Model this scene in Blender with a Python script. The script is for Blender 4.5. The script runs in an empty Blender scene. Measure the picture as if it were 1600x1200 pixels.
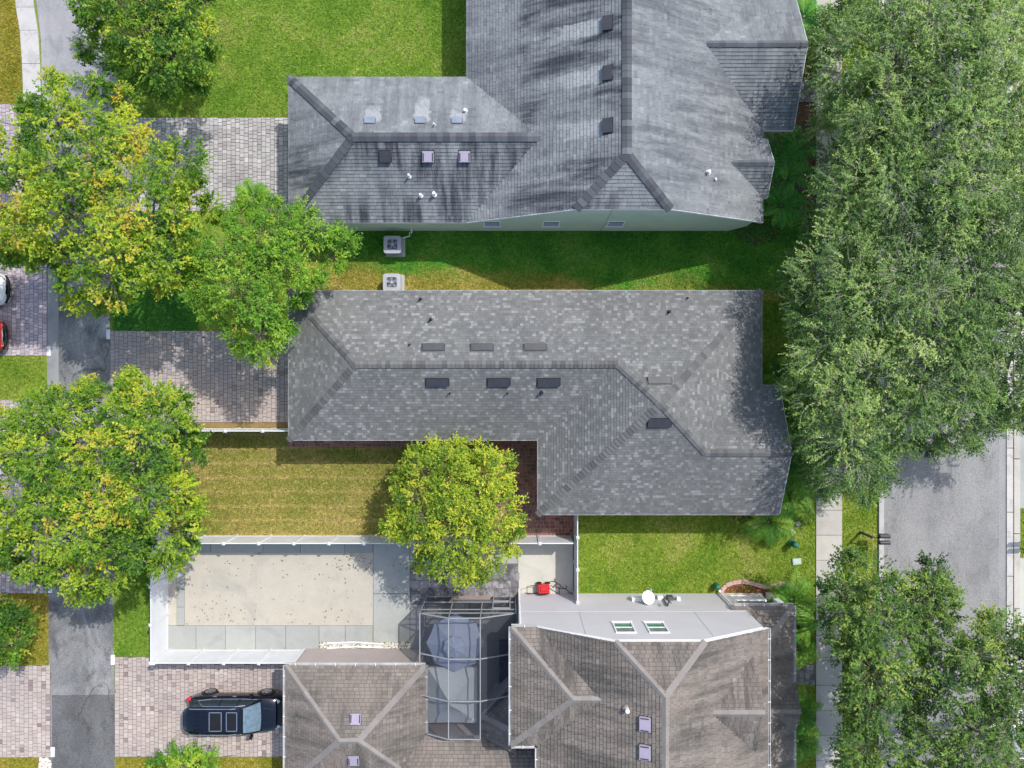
import bpy, math, random
import numpy as np
from mathutils import Vector, Matrix

# ------------------------------------------------------------------ camera, sky, sun, exposure
scene = bpy.context.scene
COL = scene.collection
CAM_H, FPX = 38.0, 1140.0            # drone height in metres, focal length in photo pixels (1600 wide)
cam_d = bpy.data.cameras.new("camera")
cam_d.sensor_width = 36.0
cam_d.lens = 36.0 * FPX / 1600.0
cam_d.clip_start = 0.5
cam_d.clip_end = 600.0
cam = bpy.data.objects.new("camera", cam_d)
cam.location = (0, 0, CAM_H)
cam.rotation_euler = (0, 0, 0)
COL.objects.link(cam)
scene.camera = cam

SUN_EL, SUN_AZ = math.radians(53.0), math.radians(45.0)   # from the upper right of the picture
world = bpy.data.worlds.new("World")
scene.world = world
world.use_nodes = True
wt = world.node_tree
wt.nodes.clear()
w_out = wt.nodes.new("ShaderNodeOutputWorld")
w_bg = wt.nodes.new("ShaderNodeBackground")
w_sky = wt.nodes.new("ShaderNodeTexSky")
w_sky.sky_type = 'NISHITA'
w_sky.sun_disc = False
w_sky.sun_elevation = SUN_EL
w_sky.sun_rotation = SUN_AZ
w_sky.air_density = 1.2
w_sky.dust_density = 2.0        # humid summer air: bright, whitish sky
w_bg.inputs[1].default_value = 0.15
wt.links.new(w_sky.outputs[0], w_bg.inputs[0])
wt.links.new(w_bg.outputs[0], w_out.inputs[0])

sun_d = bpy.data.lights.new("sun", 'SUN')
sun_d.energy = 2.6
sun_d.angle = math.radians(0.6)
sun_d.color = (1.0, 0.965, 0.92)
sun = bpy.data.objects.new("sun", sun_d)
sd = Vector((math.sin(SUN_AZ) * math.cos(SUN_EL), math.cos(SUN_AZ) * math.cos(SUN_EL), math.sin(SUN_EL)))
sun.rotation_euler = sd.to_track_quat('Z', 'Y').to_euler()
sun.location = (20, 20, 40)
COL.objects.link(sun)

scene.view_settings.view_transform = 'Standard'
scene.view_settings.look = 'None'
scene.view_settings.exposure = 0.58
scene.view_settings.gamma = 1.0
scene.view_settings.use_curve_mapping = False

rng = np.random.default_rng(7)
random.seed(7)
PI = math.pi


# ------------------------------------------------------------------ helpers: survey coordinates
def W(px, py, h=0.0):
    """photo pixel of a point known to be at height h -> world point"""
    s = (CAM_H - h) / FPX
    return Vector(((px - 800) * s, (600 - py) * s, h))


def G(px, py):
    p = W(px, py)
    return (p.x, p.y)


def on_plane(px, py, poly):
    """photo pixel of a point lying on a roof plane -> world point"""
    a, b, c = (Vector(q) for q in poly[:3])
    n = (b - a).cross(c - a)
    d = Vector(((px - 800) / FPX, (600 - py) / FPX, -1.0))
    o = Vector((0, 0, CAM_H))
    t = (a - o).dot(n) / d.dot(n)
    return o + d * t


# ------------------------------------------------------------------ helpers: materials
class NT:
    def __init__(s, name):
        s.m = bpy.data.materials.new(name)
        s.m.use_nodes = True
        s.t = s.m.node_tree
        s.t.nodes.clear()
        s.o = s.t.nodes.new("ShaderNodeOutputMaterial")

    def n(s, ty, **kw):
        x = s.t.nodes.new(ty)
        for k, v in kw.items():
            setattr(x, k, v)
        return x

    def put(s, sock, v):
        if isinstance(v, bpy.types.NodeSocket):
            s.t.links.new(v, sock)
        elif isinstance(v, (tuple, list)) and len(v) == 3 and sock.type == 'RGBA':
            sock.default_value = (*v, 1)
        else:
            sock.default_value = v

    def pos(s):
        return s.n("ShaderNodeNewGeometry").outputs["Position"]

    def uv(s):
        return s.n("ShaderNodeUVMap").outputs[0]

    def local(s):
        return s.n("ShaderNodeTexCoord").outputs["Object"]

    def scale(s, v, sc):
        x = s.n("ShaderNodeVectorMath", operation='MULTIPLY')
        s.put(x.inputs[0], v)
        x.inputs[1].default_value = sc
        return x.outputs[0]

    def noise(s, v, sc, detail=4, rough=0.55, dist=0.0):
        x = s.n("ShaderNodeTexNoise")
        s.put(x.inputs["Vector"], v)
        x.inputs["Scale"].default_value = sc
        x.inputs["Detail"].default_value = detail
        x.inputs["Roughness"].default_value = rough
        x.inputs["Distortion"].default_value = dist
        return x.outputs[0]

    def voro(s, v, sc, feature='F1', out="Distance"):
        x = s.n("ShaderNodeTexVoronoi", feature=feature)
        s.put(x.inputs["Vector"], v)
        x.inputs["Scale"].default_value = sc
        return x.outputs[out]

    def math(s, op, a, b=0.0, clamp=False):
        x = s.n("ShaderNodeMath", operation=op, use_clamp=clamp)
        s.put(x.inputs[0], a)
        s.put(x.inputs[1], b)
        return x.outputs[0]

    def rng(s, v, a, b, c=0.0, d=1.0):
        x = s.n("ShaderNodeMapRange")
        s.put(x.inputs[0], v)
        for i, q in enumerate((a, b, c, d)):
            x.inputs[i + 1].default_value = q
        return x.outputs[0]

    def ramp(s, v, stops, interp='LINEAR'):
        x = s.n("ShaderNodeValToRGB")
        x.color_ramp.interpolation = interp
        e = x.color_ramp.elements
        while len(e) > 1:
            e.remove(e[-1])
        e[0].position, e[0].color = stops[0][0], (*stops[0][1], 1)
        for p, c in stops[1:]:
            q = e.new(p)
            q.color = (*c, 1)
        s.put(x.inputs[0], v)
        return x.outputs[0]

    def mix(s, f, a, b, mode='MIX'):
        x = s.n("ShaderNodeMix", data_type='RGBA', blend_type=mode)
        s.put(x.inputs[0], f)
        s.put(x.inputs[6], a)
        s.put(x.inputs[7], b)
        return x.outputs[2]

    def tint(s):
        a = s.n("ShaderNodeAttribute", attribute_type='GEOMETRY', attribute_name='tint')
        b = s.n("ShaderNodeAttribute", attribute_type='OBJECT', attribute_name='tint')
        return s.math('ADD', a.outputs["Fac"], b.outputs["Fac"])

    def bump(s, h, strength=0.3, dist=0.02):
        x = s.n("ShaderNodeBump")
        x.inputs["Strength"].default_value = strength
        x.inputs["Distance"].default_value = dist
        s.put(x.inputs["Height"], h)
        return x.outputs[0]

    def done(s, col, rough=0.8, normal=None, spec=0.3, metal=0.0, coat=0.0, trans=0.0, alpha=None, translucent=0.0, tcol=None):
        b = s.n("ShaderNodeBsdfPrincipled")
        s.put(b.inputs["Base Color"], col)
        s.put(b.inputs["Roughness"], rough)
        s.put(b.inputs["Specular IOR Level"], spec)
        s.put(b.inputs["Metallic"], metal)
        b.inputs["Coat Weight"].default_value = coat
        b.inputs["Coat Roughness"].default_value = 0.06
        b.inputs["Transmission Weight"].default_value = trans
        if normal is not None:
            s.put(b.inputs["Normal"], normal)
        res = b.outputs[0]
        if translucent:
            t = s.n("ShaderNodeBsdfTranslucent")
            s.put(t.inputs[0], tcol if tcol is not None else col)
            x = s.n("ShaderNodeMixShader")
            x.inputs[0].default_value = translucent
            s.t.links.new(res, x.inputs[1])
            s.t.links.new(t.outputs[0], x.inputs[2])
            res = x.outputs[0]
        if alpha is not None:
            t = s.n("ShaderNodeBsdfTransparent")
            x = s.n("ShaderNodeMixShader")
            s.put(x.inputs[0], alpha)
            s.t.links.new(t.outputs[0], x.inputs[1])
            s.t.links.new(res, x.inputs[2])
            res = x.outputs[0]
        s.t.links.new(res, s.o.inputs[0])
        return s.m


def plain(name, col, rough=0.6, spec=0.3, metal=0.0, var=0.12, sc=3.0, coat=0.0, bump=0.0, trans=0.0):
    t = NT(name)
    p = t.pos()
    f = t.noise(p, sc, 5)
    dark = tuple(c * (1 - var) for c in col)
    lite = tuple(min(1, c * (1 + var)) for c in col)
    c = t.ramp(f, [(0.3, dark), (0.7, lite)])
    nrm = t.bump(t.noise(p, 60, 3), bump, 0.01) if bump else None
    return t.done(c, rough, nrm, spec, metal, coat, trans)


def grass_mat(name, lush, mid, dry, bias=0.5, sc=0.35, rows=0.0, band=None):
    """lawn colour: patches of lush, middling and dry grass"""
    t = NT(name)
    p = t.pos()
    big = t.noise(p, sc, 5, 0.6, 0.4)
    fine = t.noise(p, 3.2, 5, 0.75)
    f = t.math('ADD', t.math('MULTIPLY', big, 0.62), t.math('MULTIPLY', fine, 0.38))
    if rows:
        w = t.n("ShaderNodeTexWave", wave_type='BANDS', bands_direction='Y')
        t.put(w.inputs["Vector"], p)
        w.inputs["Scale"].default_value = 0.42
        w.inputs["Distortion"].default_value = 0.8
        w.inputs["Detail"].default_value = 3
        w.inputs["Detail Scale"].default_value = 0.6
        f = t.math('ADD', f, t.math('MULTIPLY', t.math('POWER', w.outputs[1], 8.0), rows))
    f = t.math('ADD', f, 0.5 - bias)
    c = t.ramp(f, [(0.34, lush), (0.5, mid), (0.66, dry)])
    if band:
        sp = t.n("ShaderNodeSeparateXYZ")
        t.put(sp.inputs[0], p)
        q = t.math('ADD', sp.outputs[1], t.math('MULTIPLY', t.math('SUBTRACT', t.noise(t.scale(p, (0.28, 0.6, 1)), 1.0, 6, 0.62, 0.3), 0.5), 3.6))
        q = t.math('ADD', q, t.math('MULTIPLY', sp.outputs[0], 0.075))
        c = t.mix(t.rng(q, 5.1, 6.1, 1, 0), c, t.ramp(f, [(0.34, band[0]), (0.5, band[1]), (0.66, band[2])]))
    tn = t.tint()
    c = t.mix(1.0, c, t.ramp(tn, [(0, (1, 1, 1)), (0.001, (0.62, 0.66, 0.6)), (1, (1.6, 1.55, 1.4))]), 'MULTIPLY')
    mott = t.noise(p, 6.0, 4, 0.8)
    c = t.mix(1.0, c, t.ramp(mott, [(0.3, (0.68, 0.74, 0.68)), (0.7, (1.25, 1.2, 1.15))]), 'MULTIPLY')
    spk = t.noise(p, 26, 3, 0.85)
    c = t.mix(1.0, c, t.ramp(spk, [(0.32, (0.42, 0.46, 0.42)), (0.66, (1.35, 1.32, 1.25))]), 'MULTIPLY')
    return t.done(c, 0.9, t.bump(spk, 0.6, 0.05), 0.1)


def leaf_mat(name, stops, translucent=0.36):
    t = NT(name)
    f = t.tint()
    c = t.ramp(f, stops)
    return t.done(c, 0.5, None, 0.28, translucent=translucent, tcol=t.mix(1.0, c, (0.95, 1.25, 0.5), 'MULTIPLY'))


def shingle_mat(name, stops, stain=None, streak=0.0, warm=None, clean=False):
    t = NT(name)
    uv = t.uv()
    f = t.tint()
    c = t.ramp(f, stops)
    g = t.noise(uv, 90, 2, 0.8)
    c = t.mix(1.0, c, t.ramp(g, [(0.25, (0.72, 0.72, 0.72)), (0.75, (1.22, 1.22, 1.22))]), 'MULTIPLY')
    p = t.pos()
    big = t.noise(p, 0.35, 4, 0.6)
    c = t.mix(1.0, c, t.ramp(big, [(0.3, (0.88, 0.88, 0.89)), (0.7, (1.1, 1.09, 1.08))]), 'MULTIPLY')
    if stain:
        a = t.noise(t.scale(uv, (1.9, 0.24, 1)), 1.0, 8, 0.66, 0.25)
        b = t.noise(t.scale(uv, (0.25, 0.3, 1)), 1.0, 3, 0.5)
        sfac = t.math('MULTIPLY', t.rng(a, 0.38, 0.6), t.rng(b, 0.3, 0.5))
        sfac = t.math('MULTIPLY', sfac, streak)
        if clean:
            # sunny east slope and garage north slope carry less algae
            # pale wash marks left by the metal vents down the slope
            sp = t.n("ShaderNodeSeparateXYZ")
            t.put(sp.inputs[0], p)
            ex = t.rng(sp.outputs[0], 4.8, 5.2, 1.0, 0.6)
            gn = t.math('MULTIPLY', t.rng(sp.outputs[1], 11.3, 11.5), t.rng(sp.outputs[0], 0.6, 0.2))
            sfac = t.math('MULTIPLY', t.math('MULTIPLY', sfac, ex), t.math('SUBTRACT', 1.0, t.math('MULTIPLY', gn, 0.55)))
            wob = t.math('MULTIPLY', t.math('SUBTRACT', t.noise(t.scale(p, (0.6, 1.4, 1)), 1.8, 6, 0.75), 0.5), 1.7)
            tot = None
            for vx, vy, sx, sy, L in VENT_WASH:
                along = t.math('ADD', t.math('MULTIPLY', t.math('SUBTRACT', sp.outputs[0], vx), sx), t.math('MULTIPLY', t.math('SUBTRACT', sp.outputs[1], vy), sy))
                acr = t.math('ABSOLUTE', t.math('ADD', t.math('MULTIPLY', t.math('SUBTRACT', sp.outputs[0], vx), abs(sy)), t.math('MULTIPLY', t.math('SUBTRACT', sp.outputs[1], vy), abs(sx))))
                f1 = t.rng(t.math('ADD', along, t.math('MULTIPLY', wob, 1.5)), L - 0.7, L, 1, 0)
                f2 = t.rng(along, 0.0, 0.15)
                f3 = t.rng(t.math('ADD', acr, t.math('MULTIPLY', wob, 0.4)), 0.3, 0.42, 1, 0)
                q = t.math('MULTIPLY', t.math('MULTIPLY', f1, f2), f3)
                tot = q if tot is None else t.math('MAXIMUM', tot, q)
            sfac = t.math('MULTIPLY', sfac, t.math('SUBTRACT', 1.0, tot))
            c = t.mix(t.math('MULTIPLY', tot, 0.42), c, (0.42, 0.43, 0.445))
        c = t.mix(sfac, c, stain)
    if warm:
        q = t.noise(t.scale(uv, (0.5, 0.35, 1)), 1.0, 4, 0.6)
        c = t.mix(t.math('MULTIPLY', t.rng(q, 0.45, 0.7), 0.5), c, warm)
    return t.done(c, 0.92, t.bump(g, 0.25, 0.01), 0.15)


def paver_mat(name, stops, stain, sfac=0.7, ssc=0.5, thr=(0.48, 0.66)):
    t = NT(name)
    p = t.pos()
    c = t.ramp(t.tint(), stops)
    g = t.noise(p, 30, 4, 0.7)
    c = t.mix(1.0, c, t.ramp(g, [(0.3, (0.8, 0.8, 0.8)), (0.7, (1.15, 1.15, 1.15))]), 'MULTIPLY')
    a = t.rng(t.noise(p, ssc, 5, 0.62, 0.3), *thr)
    c = t.mix(t.math('MULTIPLY', a, sfac), c, stain)
    w = t.rng(t.noise(p, ssc * 1.7, 5, 0.6, 0.5), 0.6, 0.74)
    c = t.mix(t.math('MULTIPLY', w, 0.35), c, (0.62, 0.6, 0.6))
    return t.done(c, 0.88, t.bump(g, 0.4, 0.01), 0.2)


def concrete_mat(name, a, b, stain=None, sfac=0.5, ssc=0.6, speck=False):
    t = NT(name)
    p = t.pos()
    c = t.mix(t.noise(p, 1.3, 6, 0.65, 0.3), a, b)
    g = t.noise(p, 38, 3, 0.7)
    c = t.mix(1.0, c, t.ramp(g, [(0.3, (0.88, 0.88, 0.88)), (0.7, (1.08, 1.08, 1.08))]), 'MULTIPLY')
    c = t.mix(1.0, c, t.ramp(t.tint(), [(0, (1, 1, 1)), (0.001, (0.9, 0.9, 0.91)), (1, (1.06, 1.05, 1.03))]), 'MULTIPLY')
    if stain:
        f = t.rng(t.noise(p, ssc, 6, 0.68, 0.6), 0.5, 0.7)
        c = t.mix(t.math('MULTIPLY', f, sfac), c, stain)
    if speck:
        f = t.rng(t.noise(p, 7.0, 3, 0.7), 0.64, 0.7)
        f = t.math('MULTIPLY', f, t.rng(t.noise(p, 0.5, 2), 0.45, 0.6))
        c = t.mix(t.math('MULTIPLY', f, 0.7), c, (0.12, 0.1, 0.08))
    return t.done(c, 0.9, t.bump(g, 0.3, 0.01), 0.2)


def asphalt_mat(name, a, b, patch, grain=0.5, crack=0.7):
    t = NT(name)
    p = t.pos()
    c = t.mix(t.rng(t.noise(t.scale(p, (1, 0.55, 1)), 0.5, 6, 0.66, 0.5), 0.36, 0.64), a, b)
    f = t.rng(t.noise(t.scale(p, (1.4, 0.7, 1)), 0.62, 6, 0.7, 0.8), 0.52, 0.66)
    c = t.mix(t.math('MULTIPLY', f, 0.75), c, patch)
    g = t.noise(p, 28, 2, 0.9)
    c = t.mix(1.0, c, t.ramp(g, [(0.32, (1 - grain,) * 3), (0.68, (1 + grain,) * 3)]), 'MULTIPLY')
    if crack:
        w = t.n("ShaderNodeVectorMath", operation='ADD')
        t.put(w.inputs[0], p)
        nz = t.n("ShaderNodeTexNoise")
        nz.inputs["Scale"].default_value = 1.1
        nz.inputs["Detail"].default_value = 5
        t.put(nz.inputs["Vector"], p)
        t.put(w.inputs[1], t.scale(nz.outputs[1], (1.6, 1.6, 0)))
        v = t.voro(w.outputs[0], 0.22, 'DISTANCE_TO_EDGE')
        k = t.math('MULTIPLY', t.rng(v, 0.0, 0.011, 1, 0), t.rng(t.noise(p, 0.3, 2), 0.45, 0.6))
        c = t.mix(t.math('MULTIPLY', k, crack), c, (0.03, 0.03, 0.033))
    return t.done(c, 0.93, t.bump(g, 0.5, 0.02), 0.2)


M = {}
VENT_WASH = [(4.2, 15.75, -1, 0, 2.6), (4.2, 13.6, -1, 0, 2.3), (4.2, 11.3, -1, 0, 2.2), (-6.5, 12.1, 0, 1, 1.4), (-4.2, 12.1, 0, 1, 1.6), (-2.5, 12.1, 0, 1, 1.3)]
M['asphalt'] = asphalt_mat("alley asphalt", (0.135, 0.135, 0.137), (0.3, 0.298, 0.293), (0.08, 0.08, 0.082), 0.45, 0.85)
M['asphalt_dark'] = asphalt_mat("newer dark asphalt", (0.1, 0.1, 0.102), (0.15, 0.15, 0.15), (0.065, 0.065, 0.067), 0.5, 0.6)
M['asphalt_pale'] = asphalt_mat("pale asphalt", (0.27, 0.265, 0.275), (0.35, 0.345, 0.355), (0.2, 0.2, 0.21), 0.15, 0.4)
M['street'] = asphalt_mat("street asphalt", (0.225, 0.222, 0.222), (0.285, 0.281, 0.277), (0.185, 0.184, 0.184), 0.42, 0.0)
M['street_edge'] = asphalt_mat("street gutter asphalt", (0.25, 0.25, 0.25), (0.31, 0.31, 0.31), (0.2, 0.2, 0.2), 0.25, 0.0)
M['conc'] = concrete_mat("sidewalk concrete", (0.43, 0.405, 0.36), (0.54, 0.51, 0.465), (0.3, 0.28, 0.25), 0.5)
M['conc_grey'] = concrete_mat("patio concrete", (0.31, 0.325, 0.31), (0.42, 0.425, 0.395), (0.24, 0.25, 0.235), 0.6)
M['conc_pale'] = concrete_mat("pale slab concrete", (0.47, 0.46, 0.4), (0.54, 0.53, 0.48), (0.37, 0.36, 0.32), 0.5)
M['sand'] = concrete_mat("sand coloured fill", (0.4, 0.365, 0.295), (0.52, 0.48, 0.4), (0.32, 0.31, 0.28), 0.75, 0.4, True)
M['kerb'] = concrete_mat("kerb concrete", (0.42, 0.41, 0.4), (0.58, 0.56, 0.54), (0.24, 0.23, 0.23), 0.6, 1.5)
M['gutter_conc'] = concrete_mat("gutter concrete", (0.22, 0.22, 0.215), (0.33, 0.33, 0.33), (0.16, 0.16, 0.15), 0.6, 1.0)
M['white_conc'] = plain("white block", (0.75, 0.75, 0.75), 0.8)
M['joint'] = plain("joint sand", (0.13, 0.115, 0.11), 0.95)
M['joint_dark'] = plain("dark joint sand", (0.06, 0.05, 0.05), 0.95)
M['joint_lite'] = plain("light joint sand", (0.45, 0.38, 0.33), 0.95)
M['dirt'] = concrete_mat("bare earth", (0.2, 0.12, 0.05), (0.33, 0.23, 0.09), (0.12, 0.11, 0.03), 0.7, 2.0)
M['mulch'] = plain("brown mulch", (0.075, 0.045, 0.035), 0.95, var=0.6, sc=14)
M['red_mulch'] = plain("red mulch", (0.2, 0.035, 0.035), 0.95, var=0.5, sc=16)

PINK = [(0, (0.22, 0.175, 0.16)), (0.06, (0.3, 0.24, 0.22)), (0.12, (0.4, 0.332, 0.295)), (0.5, (0.44, 0.367, 0.325)), (0.9, (0.475, 0.4, 0.355)), (1, (0.53, 0.46, 0.41))]
M['paver_pink'] = paver_mat("pink pavers", PINK, (0.34, 0.295, 0.285), 0.5, 0.4)
M['paver_main'] = paver_mat("stained pink pavers", PINK, (0.33, 0.3, 0.3), 0.75, 0.3, (0.42, 0.58))
M['paver_grey'] = paver_mat("grey pavers", [(0, (0.3, 0.28, 0.275)), (0.2, (0.38, 0.36, 0.35)), (0.7, (0.45, 0.425, 0.415)), (1, (0.52, 0.495, 0.485))], (0.27, 0.25, 0.255), 0.7, 0.6)
M['paver_violet'] = paver_mat("violet grey pavers", [(0, (0.3, 0.25, 0.28)), (0.5, (0.44, 0.37, 0.38)), (1, (0.55, 0.47, 0.46))], (0.34, 0.31, 0.36), 0.6, 0.5)
M['paver_stone'] = paver_mat("dark stone pavers", [(0, (0.17, 0.165, 0.175)), (0.5, (0.25, 0.24, 0.25)), (1, (0.34, 0.32, 0.33))], (0.07, 0.07, 0.08), 0.8, 1.6, (0.46, 0.58))
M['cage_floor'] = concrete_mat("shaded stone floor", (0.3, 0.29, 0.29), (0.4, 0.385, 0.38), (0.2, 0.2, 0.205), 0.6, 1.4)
M['brick_red'] = paver_mat("red brick pavers", [(0, (0.19, 0.08, 0.07)), (0.5, (0.3, 0.12, 0.1)), (1, (0.4, 0.18, 0.14))], (0.13, 0.085, 0.09), 0.7, 0.6, (0.45, 0.62))

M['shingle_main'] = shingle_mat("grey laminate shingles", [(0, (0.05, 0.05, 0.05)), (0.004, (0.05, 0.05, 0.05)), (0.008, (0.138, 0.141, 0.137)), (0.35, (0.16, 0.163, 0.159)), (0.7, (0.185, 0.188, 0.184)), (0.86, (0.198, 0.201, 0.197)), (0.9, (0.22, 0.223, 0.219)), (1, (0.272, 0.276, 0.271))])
M['cap_main'] = shingle_mat("grey ridge shingles", [(0, (0.1, 0.1, 0.1)), (1, (0.17, 0.17, 0.168))])
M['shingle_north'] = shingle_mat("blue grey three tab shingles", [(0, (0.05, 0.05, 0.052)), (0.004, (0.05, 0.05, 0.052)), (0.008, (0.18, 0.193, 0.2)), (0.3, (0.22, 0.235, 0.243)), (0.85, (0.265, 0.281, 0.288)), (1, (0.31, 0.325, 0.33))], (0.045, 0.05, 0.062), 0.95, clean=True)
M['cap_north'] = shingle_mat("dark ridge shingles", [(0, (0.06, 0.065, 0.075)), (0.5, (0.1, 0.107, 0.118)), (1, (0.17, 0.178, 0.19))])
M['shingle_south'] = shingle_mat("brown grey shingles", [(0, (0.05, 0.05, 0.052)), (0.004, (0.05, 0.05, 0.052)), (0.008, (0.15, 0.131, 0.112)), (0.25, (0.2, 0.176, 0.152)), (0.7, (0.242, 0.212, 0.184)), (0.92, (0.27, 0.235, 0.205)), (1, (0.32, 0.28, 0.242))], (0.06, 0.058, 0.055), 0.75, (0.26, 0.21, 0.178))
M['cap_south'] = shingle_mat("pale ridge shingles", [(0, (0.235, 0.214, 0.197)), (1, (0.275, 0.252, 0.233))])
M['deck'] = plain("roof deck", (0.1, 0.1, 0.1), 0.95)
M['deck_brown'] = plain("brown roof deck", (0.12, 0.1, 0.095), 0.95)
M['fascia_grey'] = plain("grey fascia", (0.5, 0.5, 0.49), 0.6)
M['white'] = plain("white paint", (0.8, 0.8, 0.8), 0.5, var=0.04)
M['gutter_white'] = plain("weathered white gutter", (0.5, 0.49, 0.47), 0.5, var=0.2, sc=2)
M['vinyl'] = plain("white vinyl", (0.68, 0.69, 0.71), 0.42, 0.4, var=0.07, sc=1.3)
M['stucco_green'] = plain("pale green stucco", (0.5, 0.6, 0.47), 0.9, var=0.06, sc=1.2, bump=0.3)
M['stucco_lilac'] = plain("lilac grey stucco", (0.56, 0.54, 0.56), 0.9, var=0.04, sc=0.8, bump=0.3)
M['stucco_pink'] = plain("pinkish stucco", (0.42, 0.36, 0.34), 0.9, var=0.05, sc=1.2, bump=0.3)
M['stucco_beige'] = plain("beige stucco", (0.52, 0.47, 0.4), 0.9, var=0.05, sc=1.2, bump=0.3)
M['trim_grey'] = plain("grey recess", (0.27, 0.26, 0.27), 0.9)
M['glass_dark'] = plain("window glass", (0.03, 0.04, 0.05), 0.06, 0.6, var=0.2)
M['glass_green'] = plain("green tinted window glass", (0.06, 0.2, 0.16), 0.1, 0.6, var=0.2)
M['glass_grey'] = plain("grey upper sash", (0.16, 0.2, 0.22), 0.2, 0.5, var=0.3)  # greyer glass colour for the upper pane of split windows
M['metal_grey'] = plain("grey vent metal", (0.1, 0.105, 0.112), 0.5, 0.4, 0.2)
M['vent_charcoal'] = plain("charcoal vent metal", (0.055, 0.058, 0.063), 0.5, 0.4)
M['metal_dark'] = plain("dark vent metal", (0.035, 0.037, 0.045), 0.5, 0.4)
M['metal_black'] = plain("black plastic", (0.012, 0.012, 0.014), 0.5)
M['vent_lilac'] = plain("lilac vent metal", (0.34, 0.3, 0.38), 0.55, var=0.06)
M['vent_slate'] = plain("slate vent metal", (0.2, 0.24, 0.3), 0.5)
M['frame_white'] = plain("aluminium cage frame", (0.32, 0.33, 0.34), 0.4, 0.5, 0.1, var=0.05)
M['bark'] = plain("grey bark", (0.3, 0.28, 0.26), 0.95, var=0.35, sc=9, bump=0.6)
M['bark_oak'] = plain("pale oak bark", (0.4, 0.36, 0.31), 0.95, var=0.3, sc=9, bump=0.6)
M['bark_brown'] = plain("brown bark", (0.16, 0.125, 0.1), 0.95, var=0.35, sc=9, bump=0.6)
_t = NT("insect screen")
M['screen'] = _t.done((0.06, 0.066, 0.078), 0.8, None, 0.1, alpha=0.5)

M['leaf_maple'] = leaf_mat("yellow green maple leaves", [(0, (0.05, 0.14, 0.016)), (0.3, (0.13, 0.26, 0.022)), (0.55, (0.27, 0.4, 0.028)), (0.82, (0.47, 0.54, 0.04)), (0.97, (0.6, 0.58, 0.05)), (1, (0.56, 0.42, 0.06))])
M['leaf_green'] = leaf_mat("green leaves", [(0, (0.035, 0.11, 0.016)), (0.4, (0.11, 0.24, 0.022)), (0.75, (0.25, 0.4, 0.032)), (1, (0.5, 0.54, 0.055))])
M['leaf_lime'] = leaf_mat("lime leaves", [(0, (0.05, 0.16, 0.018)), (0.4, (0.15, 0.33, 0.025)), (0.75, (0.3, 0.48, 0.04)), (0.95, (0.46, 0.57, 0.06)), (1, (0.55, 0.52, 0.07))])
M['leaf_center'] = leaf_mat("glossy yellow green leaves", [(0, (0.06, 0.14, 0.014)), (0.35, (0.18, 0.3, 0.022)), (0.65, (0.38, 0.47, 0.034)), (1, (0.66, 0.63, 0.065))])
M['leaf_oak'] = leaf_mat("oak leaves", [(0, (0.05, 0.115, 0.032)), (0.4, (0.14, 0.25, 0.06)), (0.75, (0.26, 0.4, 0.1)), (1, (0.43, 0.53, 0.17))], 0.36)
M['leaf_elm'] = leaf_mat("dark green small leaves", [(0, (0.035, 0.085, 0.022)), (0.4, (0.09, 0.18, 0.035)), (0.75, (0.18, 0.3, 0.055)), (1, (0.35, 0.42, 0.08))], 0.3)
M['frond'] = leaf_mat("fern green fronds", [(0, (0.03, 0.16, 0.03)), (0.5, (0.08, 0.32, 0.045)), (1, (0.2, 0.46, 0.06))])
M['palm'] = leaf_mat("palm fronds", [(0, (0.045, 0.16, 0.02)), (0.5, (0.13, 0.32, 0.035)), (1, (0.36, 0.5, 0.07))])

M['lawn_back'] = grass_mat("dry mown lawn", (0.14, 0.185, 0.035), (0.25, 0.235, 0.065), (0.38, 0.3, 0.12), 0.5, 0.3, 0.12)
M['lawn_front'] = grass_mat("bright lawn", (0.1, 0.2, 0.022), (0.2, 0.275, 0.04), (0.34, 0.33, 0.11), 0.52, 0.45)
M['lawn_north'] = grass_mat("green lawn", (0.09, 0.2, 0.022), (0.17, 0.27, 0.04), (0.31, 0.32, 0.1), 0.52, 0.35)
M['lawn_side'] = grass_mat("lush side lawn", (0.04, 0.15, 0.03), (0.07, 0.22, 0.035), (0.15, 0.26, 0.07), 0.54, 0.45)
M['lawn_band'] = grass_mat("side lawn with parched edge", (0.045, 0.18, 0.028), (0.1, 0.27, 0.035), (0.21, 0.31, 0.09), 0.54, 0.45,
                           band=((0.18, 0.19, 0.03), (0.33, 0.28, 0.075), (0.5, 0.4, 0.17)))
M['lawn_dry'] = grass_mat("parched grass", (0.16, 0.16, 0.02), (0.38, 0.27, 0.05), (0.52, 0.38, 0.13), 0.5, 0.6)
M['lawn_brown'] = grass_mat("browned grass", (0.16, 0.17, 0.02), (0.26, 0.23, 0.04), (0.36, 0.26, 0.08), 0.5, 0.6)


# ------------------------------------------------------------------ helpers: objects
def wloc(o):
    v = Vector((0, 0, 0))
    while o is not None:
        v += o.location
        o = o.parent
    return v


def tag(o, label=None, cat=None, group=None, kind=None):
    if label:
        o["label"] = label
    if cat:
        o["category"] = cat
    if group:
        o["group"] = group
    if kind:
        o["kind"] = kind
    return o


def empty(name, loc, label, cat, group=None, rz=0.0):
    o = bpy.data.objects.new(name, None)
    o.location = loc
    o.rotation_euler = (0, 0, rz)
    o.empty_display_size = 0.2
    COL.objects.link(o)
    return tag(o, label, cat, group)


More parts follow.
